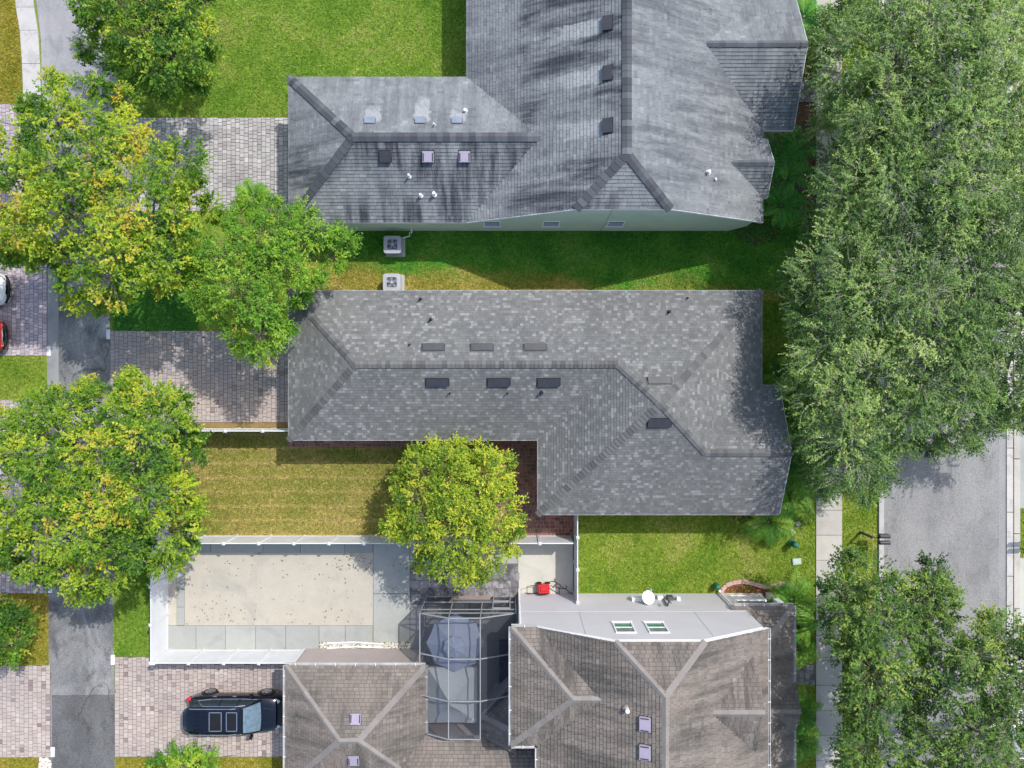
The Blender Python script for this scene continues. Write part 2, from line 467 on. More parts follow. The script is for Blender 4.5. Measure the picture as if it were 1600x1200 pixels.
class MB:
    """collects faces in world coordinates (or the parent's, with local=True) and links them as one mesh"""

    def __init__(s):
        s.v, s.f, s.tn, s.uv = [], [], [], []
        s.has_uv = False

    def poly(s, pts, tint=0.0, uvs=None):
        b = len(s.v)
        s.v.extend([tuple(p) for p in pts])
        s.f.append(tuple(range(b, b + len(pts))))
        s.tn.append(tint)
        if uvs is not None:
            s.has_uv = True
            s.uv.extend(uvs)
        else:
            s.uv.extend([(p[0], p[1]) for p in pts])

    def add(s, verts, faces, tint=0.0):
        b = len(s.v)
        s.v.extend([tuple(p) for p in verts])
        for f in faces:
            s.f.append(tuple(b + i for i in f))
            s.tn.append(tint)
            s.uv.extend([(verts[i][0], verts[i][1]) for i in f])

    def box(s, c, size, rz=0.0, cham=0.0, tint=0.0):
        x, y, z = (q / 2 for q in size)
        cr, sr = math.cos(rz), math.sin(rz)

        def T(a, b_, d):
            return (c[0] + a * cr - b_ * sr, c[1] + a * sr + b_ * cr, c[2] + d)
        if cham <= 0:
            vs = [T(a, b_, d) for d in (-z, z) for a, b_ in ((-x, -y), (x, -y), (x, y), (-x, y))]
            s.add(vs, [(3, 2, 1, 0), (4, 5, 6, 7), (0, 1, 5, 4), (1, 2, 6, 5), (2, 3, 7, 6), (3, 0, 4, 7)], tint)
        else:
            k = cham
            r1 = [T(a, b_, -z) for a, b_ in ((-x, -y), (x, -y), (x, y), (-x, y))]
            r2 = [T(a, b_, z - k) for a, b_ in ((-x, -y), (x, -y), (x, y), (-x, y))]
            r3 = [T(a, b_, z) for a, b_ in ((-x + k, -y + k), (x - k, -y + k), (x - k, y - k), (-x + k, y - k))]
            fs = [(3, 2, 1, 0), (8, 9, 10, 11)]
            for q in (0, 4):
                for i in range(4):
                    j = (i + 1) % 4
                    fs.append((q + i, q + j, q + 4 + j, q + 4 + i))
            s.add(r1 + r2 + r3, fs, tint)
        return s

    def bar(s, a, b, w, h=None, up=(0, 0, 1)):
        """rectangular bar from a to b"""
        a, b = Vector(a), Vector(b)
        h = h or w
        d = (b - a).normalized()
        u = Vector(up)
        sd_ = d.cross(u)
        if sd_.length < 1e-4:
            sd_ = d.cross(Vector((1, 0, 0)))
        sd_.normalize()
        u = sd_.cross(d)
        vs = []
        for p in (a, b):
            for i, j in ((-1, -1), (1, -1), (1, 1), (-1, 1)):
                vs.append(p + sd_ * (i * w / 2) + u * (j * h / 2))
        s.add(vs, [(0, 1, 2, 3), (7, 6, 5, 4), (0, 4, 5, 1), (1, 5, 6, 2), (2, 6, 7, 3), (3, 7, 4, 0)])
        return s

    def tube(s, pts, r, n=6, caps=True):
        pts = [Vector(p) for p in pts]
        rs = r if isinstance(r, (list, tuple)) else [r] * len(pts)
        b = len(s.v)
        up = Vector((0.31, 0.17, 0.93))
        vs = []
        for i, p in enumerate(pts):
            d = (pts[min(i + 1, len(pts) - 1)] - pts[max(i - 1, 0)])
            d.normalize()
            sd_ = d.cross(up)
            if sd_.length < 1e-3:
                sd_ = d.cross(Vector((1, 0, 0)))
            sd_.normalize()
            u = sd_.cross(d)
            for k in range(n):
                a = 2 * PI * k / n
                vs.append(p + (sd_ * math.cos(a) + u * math.sin(a)) * rs[i])
        fs = []
        for i in range(len(pts) - 1):
            for k in range(n):
                k2 = (k + 1) % n
                fs.append((i * n + k, i * n + k2, (i + 1) * n + k2, (i + 1) * n + k))
        if caps:
            fs.append(tuple(range(n - 1, -1, -1)))
            fs.append(tuple((len(pts) - 1) * n + k for k in range(n)))
        s.add(vs, fs)
        return s

    def lathe(s, c, prof, n=20, axis='z'):
        vs, fs = [], []
        for r, z in prof:
            for k in range(n):
                a = 2 * PI * k / n
                if axis == 'z':
                    vs.append((c[0] + r * math.cos(a), c[1] + r * math.sin(a), c[2] + z))
                else:
                    vs.append((c[0] + r * math.cos(a), c[1] + z, c[2] + r * math.sin(a)))
        for i in range(len(prof) - 1):
            for k in range(n):
                k2 = (k + 1) % n
                fs.append((i * n + k, i * n + k2, (i + 1) * n + k2, (i + 1) * n + k))
        s.add(vs, fs)
        return s

    def prism(s, poly, z0, z1):
        n = len(poly)
        area = sum(poly[i][0] * poly[(i + 1) % n][1] - poly[(i + 1) % n][0] * poly[i][1] for i in range(n))
        if area < 0:
            poly = poly[::-1]
        vs = [(x, y, z0) for x, y in poly] + [(x, y, z1) for x, y in poly]
        fs = [tuple(range(n - 1, -1, -1)), tuple(range(n, 2 * n))]
        for i in range(n):
            j = (i + 1) % n
            fs.append((i, j, n + j, n + i))
        s.add(vs, fs)
        return s

    def wall_y(s, poly, y, thick):
        """polygon in X,Z extruded along Y"""
        n = len(poly)
        vs = [(x, y, z) for x, z in poly] + [(x, y + thick, z) for x, z in poly]
        fs = [tuple(range(n)), tuple(range(2 * n - 1, n - 1, -1))]
        for i in range(n):
            j = (i + 1) % n
            fs.append((i, i + n, j + n, j))
        s.add(vs, fs)
        return s

    def build(s, name, mat, parent=None, local=False, smooth=False):
        me = bpy.data.meshes.new(name)
        off = Vector((0, 0, 0)) if (local or parent is None) else wloc(parent)
        v = np.array(s.v, dtype=np.float64) - np.array(off)
        me.from_pydata(v.tolist(), [], s.f)
        if any(s.tn):
            a = me.attributes.new("tint", 'FLOAT', 'FACE')
            a.data.foreach_set("value", np.array(s.tn, dtype=np.float32))
        if s.has_uv:
            l = me.uv_layers.new(name="UVMap")
            l.data.foreach_set("uv", np.array(s.uv, dtype=np.float32).ravel())
        me.materials.append(mat if not isinstance(mat, str) else M[mat])
        if smooth:
            me.polygons.foreach_set("use_smooth", [True] * len(me.polygons))
        me.validate()
        o = bpy.data.objects.new(name, me)
        COL.objects.link(o)
        if parent is not None:
            o.parent = parent
        return o


def np_mesh(name, verts, nper, mat, parent=None, tint=None, off=None):
    """mesh of separate n-gons: verts (N*nper,3)"""
    me = bpy.data.meshes.new(name)
    if off is None:
        off = wloc(parent) if parent is not None else Vector((0, 0, 0))
    v = (np.asarray(verts, dtype=np.float32) - np.array(off, dtype=np.float32))
    nv = len(v)
    nf = nv // nper
    me.vertices.add(nv)
    me.vertices.foreach_set("co", v.ravel())
    me.loops.add(nv)
    me.loops.foreach_set("vertex_index", np.arange(nv, dtype=np.int32))
    me.polygons.add(nf)
    me.polygons.foreach_set("loop_start", np.arange(0, nv, nper, dtype=np.int32))
    me.polygons.foreach_set("loop_total", np.full(nf, nper, dtype=np.int32))
    me.update(calc_edges=True)
    if tint is not None:
        a = me.attributes.new("tint", 'FLOAT', 'FACE')
        a.data.foreach_set("value", np.asarray(tint, dtype=np.float32))
    me.materials.append(M[mat] if isinstance(mat, str) else mat)
    o = bpy.data.objects.new(name, me)
    COL.objects.link(o)
    if parent is not None:
        o.parent = parent
    return o


def place(me, name, parent, wpos, rot=None, tint=None):
    """one more piece sharing mesh data"""
    o = bpy.data.objects.new(name, me)
    o.parent = parent
    p = Vector(wpos) - wloc(parent)
    if rot is not None:
        o.matrix_local = Matrix.Translation(p) @ rot.to_4x4()
    else:
        o.location = p
    if tint is not None:
        o["tint"] = float(tint)
    COL.objects.link(o)
    return o


def proto_mesh(mb, name, mat):
    me = bpy.data.meshes.new(name)
    me.from_pydata(mb.v, [], mb.f)
    me.materials.append(M[mat] if isinstance(mat, str) else mat)
    return me


def rect(px0, py0, px1, py1):
    a, b = G(px0, py1), G(px1, py0)
    return a[0], a[1], b[0], b[1]


def sheet(name, pts_px, z, mat, label, cat, kind='structure', thick=0.0):
    mb = MB()
    pts = [G(*p) for p in pts_px]
    if thick:
        mb.prism(pts, z - thick, z)
    else:
        n = len(pts)
        area = sum(pts[i][0] * pts[(i + 1) % n][1] - pts[(i + 1) % n][0] * pts[i][1] for i in range(n))
        if area < 0:
            pts = pts[::-1]
        mb.poly([(x, y, z) for x, y in pts])
    o = mb.build(name, mat)
    return tag(o, label, cat, None, kind)


# ================================================================== SETTING: ground, lawns, roads
g = MB()
g.poly([(-120, -120, 0), (120, -120, 0), (120, 120, 0), (-120, 120, 0)])
tag(g.build("ground", 'lawn_front'), "green grass ground spreading under the whole neighbourhood", "ground", None, 'structure')

LAWNS = []


def lawn(pts, mat, label, dens=330, z=0.004):
    o = sheet("lawn", pts, z, mat, label, "lawn")
    LAWNS.append(([G(*p) for p in pts], mat, dens, z, o))


lawn([(262, 668), (840, 668), (840, 838), (262, 838)], 'lawn_back', "dry yellowish mown lawn between the white fence and the central house")
lawn([(897, 740), (1273, 740), (1273, 1036), (1235, 1036), (1235, 940), (897, 940)], 'lawn_front', "bright yellow green lawn below the central house with utility lids")
lawn([(186, -80), (760, -80), (760, 184), (186, 184)], 'lawn_north', "green lawn beside the north house driveway")
lawn([(178, 330), (310, 330), (310, 517), (178, 517)], 'lawn_side', "shaded grass strip under the maple beside the alley")
lawn([(480, 300), (1260, 300), (1260, 470), (480, 470)], 'lawn_band', "green side lawn with a parched golden band along the central house", 400)
lawn([(1170, 470), (1272, 470), (1272, 740), (1170, 740)], 'lawn_north', "narrow grass strip between the central house and the oaks")
lawn([(178, 690), (262, 690), (262, 1025), (178, 1025)], 'lawn_north', "narrow green verge between the alley and the white fence")
lawn([(178, 1183), (443, 1183), (443, 1290), (178, 1290)], 'lawn_brown', "browned grass strip below the paver driveway of the dark car")
lawn([(0, 557), (70, 557), (70, 622), (0, 622)], 'lawn_front', "small square lawn left of the alley")
lawn([(-60, 927), (76, 927), (76, 1038), (-60, 1038)], 'lawn_brown', "browned grass with a shrub left of the alley")
lawn([(-60, 1184), (62, 1184), (62, 1290), (-60, 1290)], 'lawn_brown', "grass patch at the bottom left corner beside the alley")
lawn([(-60, -80), (20, -80), (33, 60), (36, 162), (-60, 162)], 'lawn_brown', "grass at the top left corner beside the concrete kerb")
lawn([(1315, -80), (1372, -80), (1372, 1290), (1315, 1290)], 'lawn_front', "grass verge between the sidewalk and the street")
lawn([(1586, 795), (1680, 795), (1680, 870), (1586, 870)], 'lawn_front', "grass patch at the right edge beyond the street kerb")
lawn([(1240, 1036), (1273, 1036), (1273, 1290), (1240, 1290)], 'lawn_front', "thin planting strip between the brown roofed house and the sidewalk")

sheet("dirt_strip", [(305, 660), (460, 660), (460, 668), (305, 668)], 0.008, 'dirt', "thin brown earth strip between the driveway and the white fence", "soil")
sheet("mulch_bed", [(1150, 330), (1212, 330), (1222, 362), (1205, 378), (1180, 384), (1150, 372)], 0.010, 'mulch', "dark mulch bed at the corner of the green walled house", "soil")
sheet("mulch_bed", [(1195, 20), (1276, 20), (1276, 330), (1195, 330)], 0.008, 'mulch', "dark planting bed with ferns along the north house front", "soil")
sheet("mulch_bed", [(1140, 798), (1176, 798), (1182, 806), (1176, 814), (1158, 816), (1143, 810)], 0.010, 'mulch', "small dark mulch ring beneath the central house eave", "soil")

# alley
sheet("alley_road", [(50, -90), (56, 0), (64, 60), (66, 160), (84, 320), (90, 430), (78, 620), (76, 760), (76, 1000), (80, 1290), (182, 1290), (178, 1000), (172, 600), (170, 450), (168, 300), (168, 130), (160, 40), (140, -90)], 0.012, 'asphalt', "worn dark grey asphalt alley running down the picture", "road")
sheet("alley_road_patch", [(51, -90), (57, 0), (65, 60), (67, 160), (74, 230), (166, 230), (167, 130), (159, 40), (139, -90)], 0.016, 'asphalt_pale', "pale grey asphalt at the top end of the alley", "road")
sheet("alley_road_patch", [(81, 1086), (179, 1085), (181, 1290), (83, 1290)], 0.016, 'asphalt_dark', "newer dark asphalt patch at the bottom of the alley", "road")
sheet("alley_road_patch", [(127, 330), (171, 330), (173, 610), (127, 610)], 0.016, 'asphalt', "asphalt strip patched along the right half of the alley", "road")
sheet("alley_gutter", [(75, 330), (92, 330), (92, 610), (74, 610)], 0.020, 'gutter_conc', "grey concrete gutter strip along the alley", "gutter")


def kerb_run(name, line_a, line_b, nseg, z, mat, label, cat='kerb'):
    """row of separate kerb pieces between two px polylines"""
    a = [Vector((*G(*p), 0)) for p in line_a]
    b = [Vector((*G(*p), 0)) for p in line_b]
    o = empty(name, (a[0].x, a[0].y, 0), label, cat)
    tag(o, kind='structure')

    def at(l, t):
        k = min(int(t * (len(l) - 1)), len(l) - 2)
        f = t * (len(l) - 1) - k
        return l[k].lerp(l[k + 1], f)
    gap = 0.006
    for i in range(nseg):
        t0, t1 = i / nseg + gap / nseg, (i + 1) / nseg - gap / nseg
        mb = MB()
        mb.prism([tuple(at(a, t0).xy), tuple(at(a, t1).xy), tuple(at(b, t1).xy), tuple(at(b, t0).xy)], 0.001, z + random.uniform(-0.003, 0.003))
        p = mb.build("kerb_piece", mat, o)
        p["tint"] = random.random()
    return o


kerb_run("alley_kerb", [(18, -90), (24, 0), (34, 60), (38, 160)], [(45, -90), (52, 0), (62, 60), (65, 160)], 5, 0.06, 'kerb', "pale concrete kerb ribbon left of the alley at the top corner")
kerb_run("alley_kerb", [(168.5, 90), (169, 182)], [(184, 90), (186, 182)], 2, 0.06, 'gutter_conc', "short concrete kerb between the alley and the north lawn")

# street on the right
sheet("street", [(1386, -400), (1572, -400), (1572, 1600), (1386, 1600)], 0.012, 'street', "pale grey asphalt street on the right", "road")
sheet("street_gutter", [(1560, -400), (1571, -400), (1571, 1600), (1560, 1600)], 0.016, 'street_edge', "darker asphalt strip along the far street kerb", "gutter")
kerb_run("street_kerb", [(1372, -100), (1372, 1300)], [(1379.5, -100), (1379.5, 1300)], 15, 0.12, 'kerb', "concrete kerb along the grass verge of the street")
kerb_run("street_gutter_pan", [(1379.8, -100), (1379.8, 1300)], [(1387, -100), (1387, 1300)], 15, 0.03, 'gutter_conc', "concrete gutter pan beside the near street kerb", 'gutter')
kerb_run("street_kerb", [(1572, -100), (1572, 1300)], [(1582, -100), (1582, 1300)], 14, 0.06, 'kerb', "concrete kerb on the far right side of the street")
kerb_run("street_kerb_back", [(1582.6, -100), (1582.6, 1300)], [(1592, -100), (1592, 1300)], 12, 0.10, 'conc', "second concrete strip behind the far street kerb", 'kerb')
sheet("far_driveway", [(1593, 640), (1700, 640), (1700, 794), (1593, 794)], 0.03, 'conc_grey', "grey concrete driveway apron at the right edge", "driveway", thick=0.028)
sheet("far_driveway", [(1593, 872), (1700, 872), (1700, 1100), (1593, 1100)], 0.03, 'conc_pale', "pale concrete driveway at the lower right edge", "driveway", thick=0.028)
sheet("far_driveway", [(1593, 480), (1700, 480), (1700, 600), (1593, 600)], 0.03, 'conc_pale', "white concrete glimpsed beyond the oaks at the right edge", "driveway", thick=0.028)

sw = empty("sidewalk", (*G(1295, 600), 0), "pale concrete sidewalk of square slabs between lawn and verge", "sidewalk")
tag(sw, kind='structure')
yy = -100.0
while yy < 1300:
    L = 39.0
    x0, y0, x1, y1 = rect(1274.5, yy + 0.35, 1315, yy + L - 0.35)
    mb = MB()
    mb.box(((x0 + x1) / 2, (y0 + y1) / 2, 0.03), (x1 - x0, y1 - y0, 0.06), cham=0.008)
    o = mb.build("slab", 'conc', sw)
    o["tint"] = random.random()
    yy += L


# ------------------------------------------------------------------ pavers
def pave(name, rects, mat, joint, label, cat='driveway', cw=0.225, lens=(0.17, 0.225, 0.29), along='y', top=0.045, gap=0.017, view=None, piece='paver'):
    root = empty(name, (*G((rects[0][0] + rects[0][2]) / 2, (rects[0][1] + rects[0][3]) / 2), 0), label, cat)
    tag(root, kind='structure')
    bed = MB()
    protos = {}
    items = []
    for r in rects:
        x0, y0, x1, y1 = rect(*r)
        bed.box(((x0 + x1) / 2, (y0 + y1) / 2, (0.004 + top - 0.016) / 2), (x1 - x0, y1 - y0, top - 0.02))
        if along == 'y':
            a0, a1, b0, b1 = x0, x1, y0, y1
        else:
            a0, a1, b0, b1 = y0, y1, x0, x1
        n = max(1, round((a1 - a0) / cw))
        w = (a1 - a0) / n
        for i in range(n):
            b = b0 - random.uniform(0, lens[0])
            while b < b1:
                L = random.choice(lens)
                lo, hi = max(b, b0), min(b + L, b1)
                b += L
                if hi - lo < 0.05:
                    continue
                items.append((a0 + (i + 0.5) * w, (lo + hi) / 2, w - gap, round(hi - lo - gap, 2)))
    bed.build("joint_bed", joint, root)

    def shown(it):
        x, y = (it[0], it[1]) if along == 'y' else (it[1], it[0])
        px, py = 800 + x * 30, 600 - y * 30
        if not (0 < px < 1600 and 0 < py < 1200):
            return 9
        if view and any(v[0] < px < v[2] and v[1] < py < v[3] for v in view):
            return random.random()
        return 1 + random.random() if view else random.random()
    items.sort(key=shown)
    rest = MB()
    for k, (a, b, w, L) in enumerate(items):
        tn = random.random()
        sx, sy = (w, L) if along == 'y' else (L, w)
        x, y = (a, b) if along == 'y' else (b, a)
        dz = random.uniform(-0.003, 0.003)
        key = (round(sx, 2), round(sy, 2))
        if k < 300:
            if key not in protos:
                q = MB()
                q.box((0, 0, -0.02), (sx, sy, 0.04), cham=0.008)
                protos[key] = proto_mesh(q, piece, mat)
            place(protos[key], piece, root, (x, y, top + dz), None, 0.002 + tn * 0.998)
        else:
            rest.box((x, y, top - 0.02 + dz), (sx, sy, 0.04), cham=0.008, tint=0.002 + tn * 0.998)
    if rest.v:
        o = rest.build(piece + "_field", mat, root)
        o["kind"] = "stuff"
    return root


def corner_block(root, px, py, w=6, h=15):
    x0, y0, x1, y1 = rect(px, py, px + w, py + h)
    mb = MB()
    mb.box(((x0 + x1) / 2, (y0 + y1) / 2, 0.035), (x1 - x0, y1 - y0, 0.07), cham=0.01)
    mb.build("corner_block", 'white_conc', root)


d = pave("paver_driveway", [(173, 517, 465, 660)], 'paver_main', 'joint', "pink and grey stained paver driveway of the central house", view=[(330, 560, 448, 660), (173, 517, 320, 590)])
corner_block(d, 167, 515)
pave("paver_driveway", [(178, 184, 470, 330)], 'paver_grey', 'joint_dark', "whitish grey paver driveway of the north house", view=[(330, 186, 450, 300)])
d = pave("paver_driveway", [(180, 1026, 262, 1182), (262, 1037, 470, 1182)], 'paver_pink', 'joint', "pink paver driveway under the dark blue car", view=[(180, 1026, 300, 1182)])
corner_block(d, 174, 1023)
d = pave("paver_driveway", [(-50, 413, 74, 556)], 'paver_violet', 'joint', "violet grey paver driveway with the white and red cars")
corner_block(d, 74, 541)
d = pave("paver_driveway", [(-50, 625, 75, 927)], 'paver_violet', 'joint', "paver driveway left of the alley mostly under the maple", view=[(0, 625, 50, 690), (0, 870, 75, 927)])
corner_block(d, 76, 911)
d = pave("paver_driveway", [(-50, 1039, 79, 1183)], 'paver_pink', 'joint', "pink paver driveway at the lower left edge")
corner_block(d, 80, 1167)
pave("paver_driveway", [(-50, 163, 36, 330)], 'paver_violet', 'joint', "paver driveway corner at the upper left edge")
pave("brick_patio", [(451, 676, 800, 698), (776, 676, 897, 838)], 'brick_red', 'joint_lite', "dark red brick patio and walk beside the central house", 'patio', cw=0.2, lens=(0.2, 0.3), along='x', view=[(780, 690, 897, 836)], gap=0.016, piece='brick')
pave("paver_patio", [(641, 881, 812, 945)], 'paver_stone', 'joint', "dark weathered stone patio in front of the screen cage", 'patio', cw=0.4, lens=(0.4, 0.6), along='x')
pave("paver_walk", [(1232, 1038, 1273, 1070)], 'paver_stone', 'joint', "short grey paver walk from the brown roofed house to the sidewalk", 'path', cw=0.3, lens=(0.3, 0.4, 0.5), along='y')
pave("paver_walk", [(1228, 125, 1275, 160)], 'paver_stone', 'joint_dark', "short paver walk beside the north house porch gable", 'path', cw=0.3, lens=(0.3, 0.4), along='y')

# ------------------------------------------------------------------ concrete yard of the south house
sheet("sand_court", [(289, 863), (583, 863), (583, 977), (289, 977)], 0.03, 'sand', "sand coloured court fill speckled with leaves inside the white fence", "court", thick=0.026)
cw_ = empty("concrete_walk", (*G(450, 995), 0), "grey concrete slab walk framing the sand coloured court", "walkway")
tag(cw_, kind='structure')
slabs = []
xs = [263, 307, 353, 400, 447, 499, 540, 583]
for i in range(len(xs) - 1):
    slabs.append((xs[i], 977.5, xs[i + 1] - 0.6, 1015 if xs[i] < 490 else 1003))
for i in range(4):
    slabs.append((277, 863 + i * 28.5, 288.6, 863 + (i + 1) * 28.5 - 0.6))
xs = [263, 330, 412, 470, 539, 583]
for i in range(len(xs) - 1):
    slabs.append((xs[i], 846, xs[i + 1] - 0.6, 862.6))
slabs += [(583.6, 846, 640.4, 927), (583.6, 927.8, 640.4, 1003), (641, 846, 809, 880.4), (809.6, 846, 895, 935)]
for r in slabs:
    x0, y0, x1, y1 = rect(*r)
    mb = MB()
    mb.box(((x0 + x1) / 2, (y0 + y1) / 2, 0.022), (x1 - x0, y1 - y0, 0.044), cham=0.006)
    o = mb.build("slab", 'conc_pale' if r[0] > 809 else 'conc_grey', cw_)
    o["tint"] = random.random()
sheet("earth_edge", [(263, 863), (276.4, 863), (276.4, 977), (263, 977)], 0.02, 'sand', "thin sandy strip between the fence and the concrete walk", "soil")
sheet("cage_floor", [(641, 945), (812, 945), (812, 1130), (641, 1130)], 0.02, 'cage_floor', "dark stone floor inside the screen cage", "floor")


# ================================================================== ROOFS
def inside(poly, x, y):
    c = False
    n = len(poly)
    for i in range(n):
        x1, y1 = poly[i]
        x2, y2 = poly[(i + 1) % n]
        if (y1 > y) != (y2 > y) and x < (x2 - x1) * (y - y1) / (y2 - y1) + x1:
            c = not c
    return c


def clip_rect(poly, u0, u1, v0, v1):
    for ax, val, keep in ((0, u0, 1), (0, u1, -1), (1, v0, 1), (1, v1, -1)):
        out = []
        n = len(poly)
        for i in range(n):
            p, q = poly[i], poly[(i + 1) % n]
            a, b = (p[ax] - val) * keep, (q[ax] - val) * keep
            if a >= 0:
                out.append(p)
            if (a >= 0) != (b >= 0):
                t = a / (a - b)
                out.append((p[0] + (q[0] - p[0]) * t, p[1] + (q[1] - p[1]) * t))
        poly = out
        if len(poly) < 3:
            return []
    return poly


def frame_of(pts):
    a, b, c = (Vector(p) for p in pts[:3])
    n = (b - a).cross(c - a).normalized()
    if n.z < 0:
        n = -n
    u = Vector((0, 0, 1)).cross(n).normalized()
    v = n.cross(u)
    return n, u, v


def shingle_field(mb, pts, course, tabs, lift, tint, slot=0.014, lap=0.012):
    """every shingle tab of one roof plane, lower edge proud of the course beneath"""
    n, u, v = frame_of(pts)
    o = Vector(min(pts, key=lambda p: p[2]))
    P2 = [((Vector(p) - o).dot(u), (Vector(p) - o).dot(v)) for p in pts]
    us, vs = [p[0] for p in P2], [p[1] for p in P2]
    su, sv = random.uniform(0, 50), random.uniform(0, 50)
    k = 0
    v0 = min(vs)
    while v0 < max(vs) - 1e-4:
        v1 = v0 + course
        x = min(us) - random.uniform(0, tabs[1])
        while x < max(us):
            w = random.uniform(*tabs)
            e_ = v1 - lap
            r = [(x, v0), (x + w - slot, v0), (x + w - slot, e_), (x, e_)]
            t = tint()
            if all(inside(P2, *q) for q in r):
                pg = r
            else:
                pg = clip_rect(P2, x, x + w - slot, v0, e_)
            x += w
            if len(pg) < 3:
                continue
            jit = random.uniform(0.75, 1.25) * lift

            def T(q, f=None):
                h = (jit * (1 - 0.8 * (q[1] - v0) / course)) if f is None else f
                return o + u * q[0] + v * q[1] + n * h
            mb.poly([T(q) for q in pg], t, [(q[0] + su, q[1] + sv) for q in pg])
            m = len(pg)
            for i in range(m):
                p, q = pg[i], pg[(i + 1) % m]
                if abs(p[1] - v0) < 1e-5 and abs(q[1] - v0) < 1e-5 and abs(p[0] - q[0]) > 0.01:
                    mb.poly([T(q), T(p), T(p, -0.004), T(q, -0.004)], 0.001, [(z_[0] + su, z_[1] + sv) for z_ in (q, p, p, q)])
        v0 = v1
        k += 1


def caps(lines, expo, width, parent, mat, thick=0.014, seat=0.05, tintf=None, name="ridge_cap"):
    """folded ridge and hip shingles: lines of (low end, high end, drop across half the width)"""
    for a, b, drop in lines:
        a, b = Vector(a), Vector(b)
        L = (b - a).length
        n = max(1, round(L / expo))
        e = L / n
        d = (b - a).normalized()
        s_ = Vector((0, 0, 1)).cross(d).normalized()
        up = d.cross(s_)
        rot = Matrix((d, s_, up)).transposed()
        q = MB()
        x0, x1, w, t = -e / 2 - 0.01, e / 2 + 0.03, width / 2, thick
        low, hi = t * 1.6 + seat, seat
        vs = [(x0, w, low - drop), (x0, 0, low), (x0, -w, low - drop), (x1, w, hi - drop), (x1, 0, hi), (x1, -w, hi - drop),
              (x0, w, -drop - 0.005), (x0, 0, -0.004), (x0, -w, -drop - 0.005), (x1, w, -drop - 0.005), (x1, -w, -drop - 0.005)]
        q.add(vs, [(0, 1, 4, 3), (1, 2, 5, 4), (6, 7, 1, 0), (7, 8, 2, 1), (6, 0, 3, 9), (2, 8, 10, 5)])
        me = proto_mesh(q, name, mat)
        for i in range(n):
            tn = tintf() if tintf else random.random()
            place(me, name, parent, a + d * (e * (i + 0.5)), rot, 0.002 + 0.99 * tn)


def roof(house, faces, edges, deck, fascia, shing, course, tabs, lift, tint, thick=0.16, slot=0.014, lap=0.012):
    """roof deck (part), its shingle field and its fascia boards"""
    mb = MB()
    for f in faces:
        mb.poly([Vector(p) - Vector((0, 0, 0.006)) for p in f])
    deck_o = mb.build("roof", deck, house)
    sh = MB()
    for f in faces:
        shingle_field(sh, f, course, tabs, lift, tint, slot, lap)
    o = sh.build("shingles", shing, deck_o)
    o["kind"] = "stuff"
    for a, b in edges:
        a, b = Vector(a), Vector(b)
        d = (b - a)
        hz = Vector((d.x, d.y, 0)).normalized()
        nrm = Vector((0, 0, 1)).cross(hz)
        q = MB()
        z = Vector((0, 0, 1))
        t = 0.03
        vs = []
        for p in (a, b):
            for i, j in ((0, -thick), (t, -thick), (t, 0.012), (0, 0.012)):
                vs.append(p - nrm * (i - 0.012) * 1.0 + z * j)
        q.add(vs, [(0, 1, 2, 3), (7, 6, 5, 4), (0, 4, 5, 1), (1, 5, 6, 2), (2, 6, 7, 3), (3, 7, 4, 0)])
        q.build("fascia", fascia, deck_o)
    return deck_o


def walls(house, outline, z1, mat, z0=0.0, name="wall"):
    mb = MB()
    n = len(outline)
    for i in range(n):
        a, b = outline[i], outline[(i + 1) % n]
        mb.poly([(*a, z0), (*b, z0), (*b, z1), (*a, z1)])
    return mb.build(name, mat, house)


def soffit(house, poly, z):
    mb = MB()
    mb.poly([(x, y, z) for x, y in poly])
    mb.build("soffit", 'white', house)


def slot_vent(parent, pt, w, d_, h, plane, mat, hood='metal_dark', name="roof_vent"):
    """low box vent lying on the slope, hood overhanging the opening"""
    n, u, v = frame_of(plane)
    pt = Vector(pt)

    def P(a, b, c):
        return pt + u * a + v * b + n * c
    q = MB()
    a, b = w / 2, d_ / 2
    base = [P(-a, -b, 0.0), P(a, -b, 0.0), P(a, b, 0.0), P(-a, b, 0.0)]
    top = [P(-a, -b, h), P(a, -b, h), P(a * 0.96, b, h * 0.45), P(-a * 0.96, b, h * 0.45)]
    q.add(base + top, [(4, 5, 6, 7), (0, 1, 5, 4), (1, 2, 6, 5), (2, 3, 7, 6), (3, 0, 4, 7)])
    o = q.build(name, mat, parent)
    k = MB()
    fl = [P(-a * 1.12, -b * 1.15, 0.028), P(a * 1.12, -b * 1.15, 0.028), P(a * 1.12, b * 1.25, 0.028), P(-a * 1.12, b * 1.25, 0.028)]
    fl2 = [p - n * 0.02 for p in fl]
    k.add(fl + fl2, [(0, 1, 2, 3), (0, 4, 5, 1), (1, 5, 6, 2), (2, 6, 7, 3), (3, 7, 4, 0)])
    return o, k


def vent(house_roof, plane, px, py, wpx, dpx, h, mat, flange=None, ends=False):
    p = on_plane(px, py, plane)
    s = (CAM_H - p.z) / FPX
    n, u, v = frame_of(plane)
    # px extents: width is along the eave direction
    o, k = slot_vent(house_roof, p, wpx * s, dpx * s / max(0.6, n.z), h, plane, mat)
    k.build("vent_flange", flange or mat, house_roof)
    if ends:
        a, b = wpx * s / 2, dpx * s / max(0.6, n.z) / 2
        for sg in (-1, 1):
            q = MB()
            q.add([p + u * (sg * a * 0.9 + x) + v * y + n * (hh + (0.45 - 1) * hh * 0 + z) for x, y, z, hh in
                   [(sg * -0.05, -b * 0.8, 0.006, h), (sg * 0.0, -b * 0.8, 0.006, h), (sg * 0.0, b * 0.7, 0.01, h * 0.53), (sg * -0.05, b * 0.7, 0.01, h * 0.53)]], [(0, 1, 2, 3)])
            q.build("vent_slot", 'metal_dark', o)
    return o


